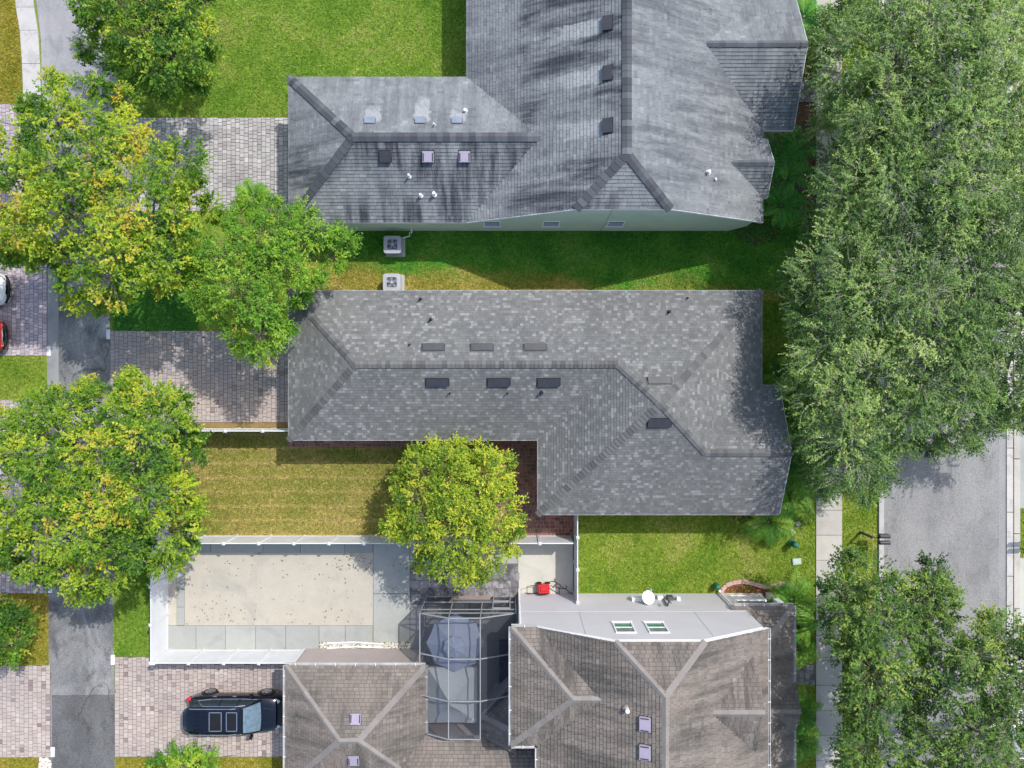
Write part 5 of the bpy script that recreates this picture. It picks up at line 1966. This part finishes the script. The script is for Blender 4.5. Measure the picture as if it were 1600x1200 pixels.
for i in range(len(P) - 1):
    q = MB()
    q.bar(P[i].lerp(P[i + 1], 0.02) + Vector((0, 0, 0.05)), P[i].lerp(P[i + 1], 0.98) + Vector((0, 0, 0.05)), 0.15, 0.12)
    q.build("edging_block", 'bed_edge', ed)
sheet("porch_floor", [(1126, 926.5), (1190, 926.5), (1202, 945), (1126, 945)], 0.06, 'conc_pale', "pale porch slab behind the red mulch bed", "porch", thick=0.056)
rl = empty("porch_railing", (11.95, -10.98, 0.06), "white porch railing with balusters above the red mulch bed", "railing")
for z in (0.12, 0.9):
    q = MB()
    q.box((0, 0, z), (1.75, 0.07, 0.06), 0, 0.008)
    q.build("rail", 'white', rl, local=True)
for k in range(15):
    q = MB()
    q.box((-0.8 + k * 0.114, 0, 0.51), (0.04, 0.04, 0.72))
    q.build("baluster", 'white', rl, local=True)
for sx in (-0.9, 0.9):
    q = MB()
    q.box((sx, 0, 0.5), (0.1, 0.1, 1.0), 0, 0.01)
    q.build("post", 'white', rl, local=True)

# gravel and pipes by the pink garage wall
gv = []
for _ in range(520):
    px = random.uniform(500, 641)
    gv.append((*G(px, random.uniform(1003.5, 1013)), random.uniform(0.03, 0.06)))
for _ in range(160):
    gv.append((*G(random.uniform(62, 79), random.uniform(1184, 1215)), random.uniform(0.04, 0.08)))
q = MB()
for x, y, r in gv:
    a = random.random() * 3
    pts = [(x + r * random.uniform(0.8, 1.2) * math.cos(a + k * PI / 3), y + r * random.uniform(0.8, 1.2) * math.sin(a + k * PI / 3), 0.01) for k in range(6)]
    top = [(x + (p[0] - x) * 0.6, y + (p[1] - y) * 0.6, 0.01 + r * 0.8) for p in pts]
    q.add(pts + top, [(6, 7, 8, 9, 10, 11)] + [(k, (k + 1) % 6, 6 + (k + 1) % 6, 6 + k) for k in range(6)])
tag(q.build("gravel", 'rock'), "white river stones beside the pink garage wall and the alley", "gravel", None, 'stuff')
for i, (a, b, lab) in enumerate((((512, 1004), (600, 1005.5), "upper of two white pipes lying on the gravel strip"), ((512, 1012), (598, 1011), "lower of two white pipes lying on the gravel strip"))):
    q = MB()
    m = ((a[0] + b[0]) / 2, (a[1] + b[1]) / 2 - 2.2)
    q.tube([(*G(*a), 0.09), (*G(*m), 0.1), (*G(*b), 0.09)], 0.045, 8)
    tag(q.build("plastic_pipe", 'pvc'), lab, "pipe")

# ================================================================== VEGETATION
def in_poly_np(poly, x, y):
    c = np.zeros(len(x), bool)
    n = len(poly)
    for i in range(n):
        x1, y1 = poly[i]
        x2, y2 = poly[(i + 1) % n]
        if y1 == y2:
            continue
        k = ((y1 > y) != (y2 > y)) & (x < (x2 - x1) * (y - y1) / (y2 - y1) + x1)
        c ^= k
    return c


# grass blades
for poly, mat_, dens, z, lo in LAWNS:
    px_ = [p[0] for p in poly]
    py_ = [p[1] for p in poly]
    x0, x1, y0, y1 = max(min(px_), -27.5), min(max(px_), 27.5), max(min(py_), -20.8), min(max(py_), 20.8)
    if x1 <= x0 or y1 <= y0:
        continue
    n = int((x1 - x0) * (y1 - y0) * dens)
    x = rng.uniform(x0, x1, n)
    y = rng.uniform(y0, y1, n)
    k = in_poly_np(poly, x, y)
    x, y = x[k], y[k]
    n = len(x)
    a = rng.uniform(0, 2 * PI, n)
    L = rng.uniform(0.05, 0.14, n)
    w = rng.uniform(0.015, 0.04, n)
    hgt = rng.uniform(0.02, 0.08, n)
    ca, sa = np.cos(a), np.sin(a)
    V = np.empty((n, 3, 3), np.float32)
    V[:, 0] = np.stack([x - sa * w, y + ca * w, np.full(n, z)], 1)
    V[:, 1] = np.stack([x + sa * w, y - ca * w, np.full(n, z)], 1)
    V[:, 2] = np.stack([x + ca * L, y + sa * L, z + hgt], 1)
    o = np_mesh("grass", V.reshape(-1, 3), 3, mat_, lo, rng.uniform(0.01, 1, n), (0, 0, 0))
    o["kind"] = "stuff"


def prisms(P0, P1, r0, r1, n=3):
    """many thin tapered twigs as one vertex soup of quads"""
    P0, P1 = np.asarray(P0, float), np.asarray(P1, float)
    d = P1 - P0
    d /= np.linalg.norm(d, axis=1, keepdims=True) + 1e-9
    ref = np.where(np.abs(d[:, 2:3]) > 0.9, np.array([[1.0, 0, 0]]), np.array([[0, 0, 1.0]]))
    s_ = np.cross(d, ref)
    s_ /= np.linalg.norm(s_, axis=1, keepdims=True) + 1e-9
    u = np.cross(s_, d)
    r0 = np.broadcast_to(r0, (len(P0),))[:, None]
    r1 = np.broadcast_to(r1, (len(P0),))[:, None]
    out = []
    for k in range(n):
        a0, a1 = 2 * PI * k / n, 2 * PI * (k + 1) / n
        e0, e1 = s_ * math.cos(a0) + u * math.sin(a0), s_ * math.cos(a1) + u * math.sin(a1)
        out.append(np.stack([P0 + e0 * r0, P0 + e1 * r0, P1 + e1 * r1, P1 + e0 * r1], 1))
    return np.concatenate(out, 0).reshape(-1, 3)


def pdist_edge(poly, x, y):
    best = 1e9
    n = len(poly)
    for i in range(n):
        x1, y1 = poly[i]
        x2, y2 = poly[(i + 1) % n]
        dx, dy = x2 - x1, y2 - y1
        t = max(0, min(1, ((x - x1) * dx + (y - y1) * dy) / (dx * dx + dy * dy + 1e-9)))
        best = min(best, math.hypot(x - x1 - t * dx, y - y1 - t * dy))
    return best


def tree(name, outline, trunk_px, z_edge, z_top, leafmat, bark, label, spacing=34, lobe_r=0.95, sprigs=46, leaves=11, leaf=(0.13, 0.085), sprig_len=0.42,
         tint=(0.45, 0.22), drop=0.1, droop=0.0, twig_r=0.004, cat='tree', trunk_r=0.16, tint_noise=0.16, twigs_shown=0.5, flat=0.75, holes=(), clumps=9, shrink=0.97, mass=None):
    """tree grown from its crown outline: trunk, limbs to every bough, leafy sprigs on twigs"""
    mx_, my_ = sum(p[0] for p in outline) / len(outline), sum(p[1] for p in outline) / len(outline)
    outline = [(mx_ + (x - mx_) * shrink, my_ + (y - my_) * shrink) for x, y in outline]
    tb = G(*trunk_px)
    root = empty(name, (*tb, 0), label, cat)
    xs_, ys_ = [p[0] for p in outline], [p[1] for p in outline]
    pts = []
    tries = 0
    while tries < 6000:
        tries += 1
        x, y = random.uniform(min(xs_), max(xs_)), random.uniform(min(ys_), max(ys_))
        if not inside(outline, x, y):
            continue
        if any((x - p[0]) ** 2 + (y - p[1]) ** 2 < (spacing * 0.8) ** 2 for p in pts):
            continue
        if any((x - h[0]) ** 2 + (y - h[1]) ** 2 < h[2] ** 2 for h in holes):
            continue
        pts.append((x, y))
    dome = mass or outline
    dmax = 170 if mass else max(pdist_edge(outline, *p) for p in pts)
    lobes = []
    for x, y in pts:
        if random.random() < drop:
            continue
        e = pdist_edge(dome, x, y) if inside(dome, x, y) else 4.0
        f = min(1, e / dmax)
        z = z_edge + (z_top - z_edge) * math.sqrt(max(0, 1 - (1 - f) ** 2)) + (random.uniform(-1.3, 0.5) if mass else random.uniform(-0.5, 0.35))
        r = lobe_r * random.uniform(0.75, 1.2)
        # keep the bough inside its outline
        if e / 30 < r * 0.75:
            r = max(0.4, e / 30 + 0.02)
        p = W(x, y, z)
        lobes.append((np.array(p), r))
    # wood
    wood = MB()
    fork = Vector((tb[0], tb[1], z_edge * 0.62))
    wood.tube([(tb[0], tb[1], -0.1), (tb[0] + 0.03, tb[1], 0.25), (tb[0] - 0.05, tb[1] + 0.04, z_edge * 0.35), fork], [trunk_r * 1.5, trunk_r * 1.05, trunk_r * 0.9, trunk_r * 0.8], 10)
    nmain = max(4, len(lobes) // 9)
    mains = [np.array(fork)]
    idx = list(range(len(lobes)))
    random.shuffle(idx)
    nodes = []
    for i in idx[:nmain]:
        c, r = lobes[i]
        end = Vector(c) * 0.72 + fork * 0.28
        end.z = fork.z + (c[2] - fork.z) * 0.62
        mid = fork.lerp(end, 0.5) + Vector((random.uniform(-.3, .3), random.uniform(-.3, .3), random.uniform(-0.1, 0.35)))
        wood.tube([fork - Vector((0, 0, 0.15)), mid, end], [trunk_r * 0.6, trunk_r * 0.48, trunk_r * 0.34], 7)
        nodes += [mid, end]
    nodes.append(fork)
    for c, r in lobes:
        cv = Vector(c)
        s_ = min(nodes, key=lambda q: (q - cv).length)
        mid = s_.lerp(cv, 0.5) + Vector((random.uniform(-.2, .2), random.uniform(-.2, .2), random.uniform(-0.05, 0.25)))
        wood.tube([s_, mid, cv], [trunk_r * 0.3, trunk_r * 0.22, trunk_r * 0.1], 5)
    wood.build("trunk", bark, root, smooth=True)
    # sprigs
    C = np.concatenate([np.repeat(c[None], sprigs, 0) for c, r in lobes])
    Rr = np.concatenate([np.full(sprigs, r) for c, r in lobes])
    lid = np.repeat(np.arange(len(lobes)), sprigs)
    n = len(C)
    K = clumps
    cd = rng.normal(size=(len(lobes), K, 3))
    cd[:, :, 2] = cd[:, :, 2] * 0.75 + 0.4
    cd /= np.linalg.norm(cd, axis=2, keepdims=True)
    cr_ = rng.uniform(0.55, 1.15, (len(lobes), K))
    ct = rng.normal(size=(len(lobes), K)) * tint[1] * 0.9
    which = rng.integers(0, K, n)
    main = cd[lid, which]
    dirs = main + rng.normal(size=(n, 3)) * 0.3
    dirs /= np.linalg.norm(dirs, axis=1, keepdims=True)
    rad = Rr * cr_[lid, which] * (0.45 + 0.55 * np.sqrt(rng.random(n)))
    B = C + dirs * rad[:, None] * np.array([1, 1, flat])
    sd_ = dirs * np.array([1, 1, 0.6]) + rng.normal(size=(n, 3)) * 0.3
    sd_[:, 2] -= droop
    sd_ /= np.linalg.norm(sd_, axis=1, keepdims=True)
    SL = sprig_len * rng.uniform(0.6, 1.3, n)
    Tip = B + sd_ * SL[:, None]
    # leaves along each sprig
    m = n * leaves
    t = np.tile(np.linspace(0.05, 1.05, leaves), n) + rng.normal(size=m) * 0.05
    Lp = np.repeat(B, leaves, 0) + np.repeat(sd_ * SL[:, None], leaves, 0) * t[:, None]
    dd = np.repeat(sd_, leaves, 0) * np.array([0.6, 0.6, 0.35]) + rng.normal(size=(m, 3)) * np.array([0.7, 0.7, 0.28])
    dd /= np.linalg.norm(dd, axis=1, keepdims=True)
    nn = rng.normal(size=(m, 3)) * 0.36 + np.array([0.12, 0.12, 1.0]) + np.repeat(dirs, leaves, 0) * 0.4
    ss = np.cross(dd, nn)
    ss /= np.linalg.norm(ss, axis=1, keepdims=True) + 1e-9
    nn = np.cross(ss, dd)
    ll = leaf[0] * rng.uniform(0.65, 1.3, m)[:, None]
    lw = leaf[1] * rng.uniform(0.65, 1.25, m)[:, None] * 0.5
    V = np.empty((m, 4, 3), np.float32)
    V[:, 0] = Lp
    V[:, 1] = Lp + dd * ll * 0.45 + ss * lw + nn * ll * 0.08
    V[:, 2] = Lp + dd * ll - nn * ll * 0.1
    V[:, 3] = Lp + dd * ll * 0.45 - ss * lw + nn * ll * 0.08
    lob_t = rng.normal(size=len(lobes)) * tint_noise
    tn = tint[0] + np.repeat(lob_t[lid] + ct[lid, which] + rng.normal(size=n) * tint[1] * 0.45, leaves) + rng.normal(size=m) * tint[1] * 0.4
    tn = np.clip(tn, 0.005, 1)
    np_mesh("crown", V.reshape(-1, 3), 4, leafmat, root, tn)
    # visible twigs
    k = rng.random(n) < twigs_shown
    q0 = C[k] + (B[k] - C[k]) * (0.8 if mass else 0.35)
    tw = np.concatenate([prisms(q0, B[k], twig_r * 2.0, twig_r * 1.2), prisms(B[k], Tip[k], twig_r * 1.2, twig_r * 0.5)])
    np_mesh("twigs", tw, 4, bark, root)
    return root


def blob(cx_, cy_, rx, ry, n=18, jit=0.14, rot=0.0):
    out = []
    for k in range(n):
        a = 2 * PI * k / n
        j = 1 + random.uniform(-jit, jit)
        x, y = rx * j * math.cos(a), ry * j * math.sin(a)
        out.append((cx_ + x * math.cos(rot) - y * math.sin(rot), cy_ + x * math.sin(rot) + y * math.cos(rot)))
    return out


MAP = dict(leaf=(0.12, 0.085), sprig_len=0.4)
tree("broadleaf_tree", [(115, 0), (120, 30), (150, 60), (120, 72), (165, 92), (190, 125), (215, 138), (270, 152), (320, 135), (345, 100), (352, 80), (335, 50), (325, 20), (315, -60), (220, -90), (130, -60)], (245, 60), 2.4, 6.2,
     'leaf_green', 'bark_brown', "dark green round tree at the top beside the alley", tint=(0.5, 0.26), leaf=(0.12, 0.08), sprigs=90, holes=((285, 105, 16),))
tree("maple_tree", [(-60, 180), (0, 175), (40, 165), (60, 130), (95, 118), (135, 120), (190, 125), (215, 165), (225, 200), (270, 200), (300, 210), (322, 255), (300, 290), (335, 310), (345, 340), (310, 365), (300, 400), (270, 470), (230, 490), (180, 480), (150, 490), (100, 470), (90, 410), (40, 418), (-60, 390)], (150, 300), 3.6, 8.0,
     'leaf_maple', 'bark', "big yellow green maple on the left above the central house driveway", tint=(0.55, 0.2), drop=0.14, sprigs=92, trunk_r=0.22, tint_noise=0.17, holes=((180, 220, 14), (125, 320, 18), (245, 375, 14)), **MAP)
tree("lime_tree", [(305, 395), (330, 350), (370, 330), (385, 312), (440, 320), (500, 335), (530, 355), (555, 395), (520, 415), (500, 440), (470, 450), (470, 470), (445, 500), (440, 550), (420, 570), (395, 560), (360, 520), (330, 505), (300, 460)], (420, 420), 3.7, 6.6,
     'leaf_lime', 'bark_brown', "bright lime green tree overhanging the central house corner", tint=(0.48, 0.2), tint_noise=0.1, leaf=(0.12, 0.06), sprigs=95, droop=0.15, drop=0.05)
tree("maple_tree", [(-60, 640), (0, 650), (40, 622), (100, 612), (130, 600), (200, 585), (222, 610), (245, 590), (285, 625), (310, 660), (318, 720), (312, 800), (300, 850), (290, 880), (245, 910), (230, 860), (205, 910), (160, 925), (120, 945), (60, 900), (20, 890), (-60, 860)], (150, 760), 3.6, 7.8,
     'leaf_maple', 'bark', "wide maple overhanging the white fence and the alley", tint=(0.5, 0.19), drop=0.12, sprigs=92, trunk_r=0.22, holes=((152, 697, 15), (250, 705, 27), (120, 785, 14), (256, 790, 18), (252, 850, 14)), **MAP)
tree("yard_tree", [(595, 815), (625, 790), (612, 760), (630, 720), (660, 695), (690, 700), (710, 690), (730, 705), (760, 692), (790, 720), (795, 760), (812, 790), (815, 840), (800, 870), (775, 905), (740, 900), (700, 915), (668, 900), (655, 870), (630, 880), (600, 845)], (730, 790), 2.6, 5.4,
     'leaf_center', 'bark_brown', "round glossy yellow green tree standing across the white fence", tint=(0.55, 0.24), leaf=(0.12, 0.068), sprigs=90, drop=0.03, spacing=30, lobe_r=0.85, tint_noise=0.1, shrink=0.94)
tree("shrub", blob(2, 985, 36, 52), (0, 990), 1.2, 2.4, 'leaf_green', 'bark_brown', "dark green shrub on browned grass at the left edge", spacing=24, lobe_r=0.6, sprigs=44, tint=(0.3, 0.2), cat='shrub', trunk_r=0.08)
tree("shrub", blob(292, 1200, 52, 22) , (292, 1200), 1.2, 2.2, 'leaf_lime', 'bark_brown', "yellow green shrub at the bottom edge below the dark car", spacing=22, lobe_r=0.55, sprigs=44, tint=(0.5, 0.22), cat='shrub', trunk_r=0.08)

BELT = [(1258, 80), (1325, 5), (1335, -90), (1720, -90), (1720, 680), (1590, 665), (1545, 645), (1530, 690), (1490, 680), (1500, 708), (1440, 690), (1400, 700), (1360, 775), (1285, 760), (1250, 690), (1240, 560), (1240, 490), (1228, 440), (1250, 400), (1275, 340), (1288, 230), (1280, 130)]
OAK = dict(mass=BELT, leaf=(0.115, 0.055), sprig_len=0.55, leaves=14, sprigs=92, droop=0.03, twig_r=0.0065, spacing=34, lobe_r=1.25, drop=0.08, trunk_r=0.28, shrink=1.0, flat=0.65, twigs_shown=0.5, clumps=11, tint_noise=0.2, holes=((1500, 75, 20), (1545, 150, 16), (1455, 185, 14), (1405, 150, 14), (1585, 545, 22), (1480, 225, 14), (1395, 330, 14), (1385, 560, 16)))
tree("oak_tree", [(1258, 80), (1325, 5), (1400, -60), (1470, -60), (1490, 20), (1480, 120), (1470, 210), (1420, 270), (1305, 285), (1288, 230), (1280, 130)], (1375, 120), 2.8, 7.6, 'leaf_oak', 'bark_oak', "pale twiggy oak at the top beside the north house front", tint=(0.62, 0.2), **OAK)
tree("oak_tree", [(1490, -60), (1680, -60), (1680, 300), (1560, 310), (1500, 250), (1480, 120)], (1560, 120), 3.2, 8.2, 'leaf_oak', 'bark_oak', "pale twiggy oak in the top right corner", tint=(0.66, 0.2), **OAK)
tree("oak_tree", [(1285, 290), (1350, 262), (1420, 272), (1470, 250), (1480, 330), (1470, 430), (1420, 500), (1320, 510), (1240, 490), (1248, 445), (1228, 440), (1250, 400), (1275, 340)], (1360, 390), 3.0, 7.8, 'leaf_oak', 'bark_oak', "dense oak between the houses and the street at mid height", tint=(0.5, 0.22), **OAK)
tree("oak_tree", [(1480, 260), (1560, 312), (1680, 310), (1680, 660), (1590, 660), (1545, 640), (1500, 590), (1470, 500), (1475, 400)], (1560, 450), 3.6, 8.2, 'leaf_oak', 'bark_oak', "oak at the right edge reaching over the street", tint=(0.52, 0.22), **OAK)
tree("oak_tree", [(1255, 500), (1330, 512), (1420, 505), (1480, 520), (1530, 600), (1560, 650), (1530, 690), (1490, 680), (1500, 708), (1440, 690), (1400, 700), (1360, 775), (1285, 760), (1250, 690), (1242, 620), (1240, 560)], (1340, 600), 3.2, 7.6, 'leaf_oak', 'bark_oak', "oak leaning over the central house gable and the sidewalk", tint=(0.5, 0.22), **OAK)
tree("shrub", [(1262, 545), (1290, 580), (1292, 700), (1270, 735), (1250, 700), (1240, 640), (1246, 580)], (1266, 640), 1.6, 3.0, 'leaf_oak', 'bark_oak', "low leafy shrub squeezed between the central house gable and the sidewalk", spacing=24, lobe_r=0.65, sprigs=46, tint=(0.5, 0.22), cat='shrub', trunk_r=0.08)
ELM = dict(leaf=(0.12, 0.072), sprig_len=0.5, leaves=13, sprigs=74, droop=0.0, twig_r=0.004, spacing=36, lobe_r=1.1, drop=0.1, trunk_r=0.2, flat=0.7)
tree("street_tree", [(1285, 885), (1320, 875), (1365, 870), (1400, 905), (1415, 950), (1425, 1000), (1440, 1060), (1420, 1140), (1395, 1230), (1310, 1230), (1320, 1130), (1310, 1040), (1300, 990), (1290, 930)], (1345, 1030), 3.6, 7.2, 'leaf_elm', 'bark_brown', "leafy green tree on the verge below the mailboxes", tint=(0.52, 0.22), **ELM)
tree("street_tree", [(1405, 935), (1440, 905), (1458, 880), (1470, 905), (1490, 930), (1490, 960), (1470, 975), (1450, 1000), (1415, 990)], (1440, 950), 3.4, 5.0, 'leaf_elm', 'bark_brown', "small pointed treetop reaching over the pale street", tint=(0.45, 0.2), leaf=(0.13, 0.07), sprig_len=0.5, leaves=13, sprigs=50, spacing=24, lobe_r=0.7, drop=0.05)
tree("street_tree", [(1445, 1000), (1490, 985), (1530, 970), (1560, 965), (1680, 970), (1680, 1260), (1410, 1260), (1430, 1130), (1440, 1060)], (1540, 1090), 3.8, 7.6, 'leaf_elm', 'bark_oak', "broad green tree in the bottom right corner over the street", tint=(0.55, 0.22), **{**ELM, 'drop': 0.2})


# palms and ferns: every frond its own mesh
def fronds(name, px, py, n, length, leafmat, label, h0=0.3, leaflet=0.34, droop=0.7, cat='palm', upr=0.9, width=0.05, stem_h=0.0, pairs=16, spread=1.0):
    c = W(px, py, h0 + 0.5)
    root = empty(name, (c.x, c.y, 0), label, cat)
    st = MB()
    st.tube([(0, 0, 0), (0.02, 0, h0 * 0.5), (0, 0, h0 + 0.05)], [0.13, 0.1, 0.08], 8)
    st.build("stem", 'bark_brown', root, local=True)
    for k in range(n):
        a = k * 2.399 + random.uniform(-0.2, 0.2)
        L = length * random.uniform(0.75, 1.12)
        up = upr * random.uniform(0.35, 1.25)
        dx, dy = math.cos(a), math.sin(a)
        pts = []
        for i in range(9):
            t = i / 8
            r = L * t * spread * (1 - 0.1 * t)
            pts.append(Vector((dx * r, dy * r, h0 + L * (up * t - droop * t * t))))
        q = MB()
        tn = random.uniform(0.1, 0.9)
        for i in range(pairs):
            t = 0.12 + 0.88 * i / (pairs - 1)
            f = t * 8
            j = min(7, int(f))
            p = pts[j].lerp(pts[j + 1], f - j)
            d = (pts[j + 1] - pts[j]).normalized()
            side = Vector((-dy, dx, 0))
            ll = leaflet * math.sin(PI * (0.12 + 0.83 * t)) * random.uniform(0.85, 1.15)
            for sg in (-1, 1):
                e = (side * sg + d * 0.55 + Vector((0, 0, -0.25))).normalized() * ll
                w_ = d * width
                q.poly([p - w_ * 0.5, p + e * 0.5 - w_ * 0.4, p + e, p + e * 0.5 + w_ * 0.6, p + w_ * 0.5], min(1, max(0.01, tn + random.uniform(-0.2, 0.2))))
        q.tube(pts, [0.018, 0.016, 0.014, 0.012, 0.011, 0.01, 0.008, 0.006, 0.004], 4, False)
        q.build("frond", leafmat, root, local=True)
    return root


F = dict(h0=1.5, leaflet=0.3, droop=0.55, cat='fern', pairs=14, upr=0.75)
for px, py, n, L, lab in ((1262, 18, 20, 1.7, "big fern clump at the top by the porch gable"), (1290, 40, 16, 1.5, "fern clump right of the top porch gable"), (1225, 238, 18, 1.5, "upper fern beside the small porch gable"),
                          (1250, 228, 16, 1.5, "fern nearest the oak beside the small porch gable"), (1232, 275, 18, 1.7, "middle fern below the small porch gable"), (1225, 318, 16, 1.5, "lowest fern at the north house corner")):
    fronds("fern", px, py, n, L, 'frond', lab, **F)
PF = dict(h0=0.7, leaflet=0.42, droop=0.75, pairs=18, upr=0.85, width=0.045)
for px, py, n, L, lab in ((1222, 585, 14, 1.2, "small palm in the notch of the central house roof"), (1262, 738, 18, 1.8, "bushy palm below the oak by the sidewalk"), (1240, 775, 16, 1.6, "palm at the right corner of the central house"),
                          (1206, 818, 16, 1.6, "palm spreading fronds over the bright lawn below the eave"), (1242, 940, 18, 1.6, "palm at the right end of the red mulch bed"), (1250, 985, 16, 1.4, "palm beside the porch roof gutter"),
                          (1252, 1018, 14, 1.2, "small palm just above the grey paver walk"), (1255, 1112, 14, 1.2, "palm beside the porch gable of the brown roof"), (1252, 1165, 18, 1.4, "palm at the bottom edge beside the sidewalk"), (1258, 1150, 12, 1.1, "small fan of fronds touching the sidewalk at the bottom"),
                          (392, 305, 12, 1.0, "small spiky palm on the whitish driveway beside the lime tree")):
    fronds("palm", px, py, n, L, 'palm', lab, **PF)

# fallen leaves on the sand court and the drives
q = MB()
M['dead_leaf'] = plain("dead leaves", (0.16, 0.09, 0.045), 0.9, var=0.4, sc=4)
for r, n in (((290, 863, 582, 976), 90), ((520, 863, 582, 890), 45), ((290, 945, 400, 976), 30), ((180, 1030, 440, 1180), 60), ((583, 880, 810, 930), 70), ((173, 520, 448, 660), 60), ((80, 930, 178, 1200), 60)):
    for _ in range(n):
        x, y = G(random.uniform(r[0], r[2]), random.uniform(r[1], r[3]))
        a, s_ = random.random() * 6.28, random.uniform(0.025, 0.065)
        z = 0.058
        q.poly([(x + s_ * math.cos(a), y + s_ * math.sin(a), z), (x - s_ * 0.45 * math.sin(a), y + s_ * 0.45 * math.cos(a), z + 0.012), (x - s_ * math.cos(a), y - s_ * math.sin(a), z), (x + s_ * 0.45 * math.sin(a), y - s_ * 0.45 * math.cos(a), z + 0.008)])
tag(q.build("fallen_leaves", 'dead_leaf'), "brown dead leaves scattered on the paving", "leaves", None, 'stuff')
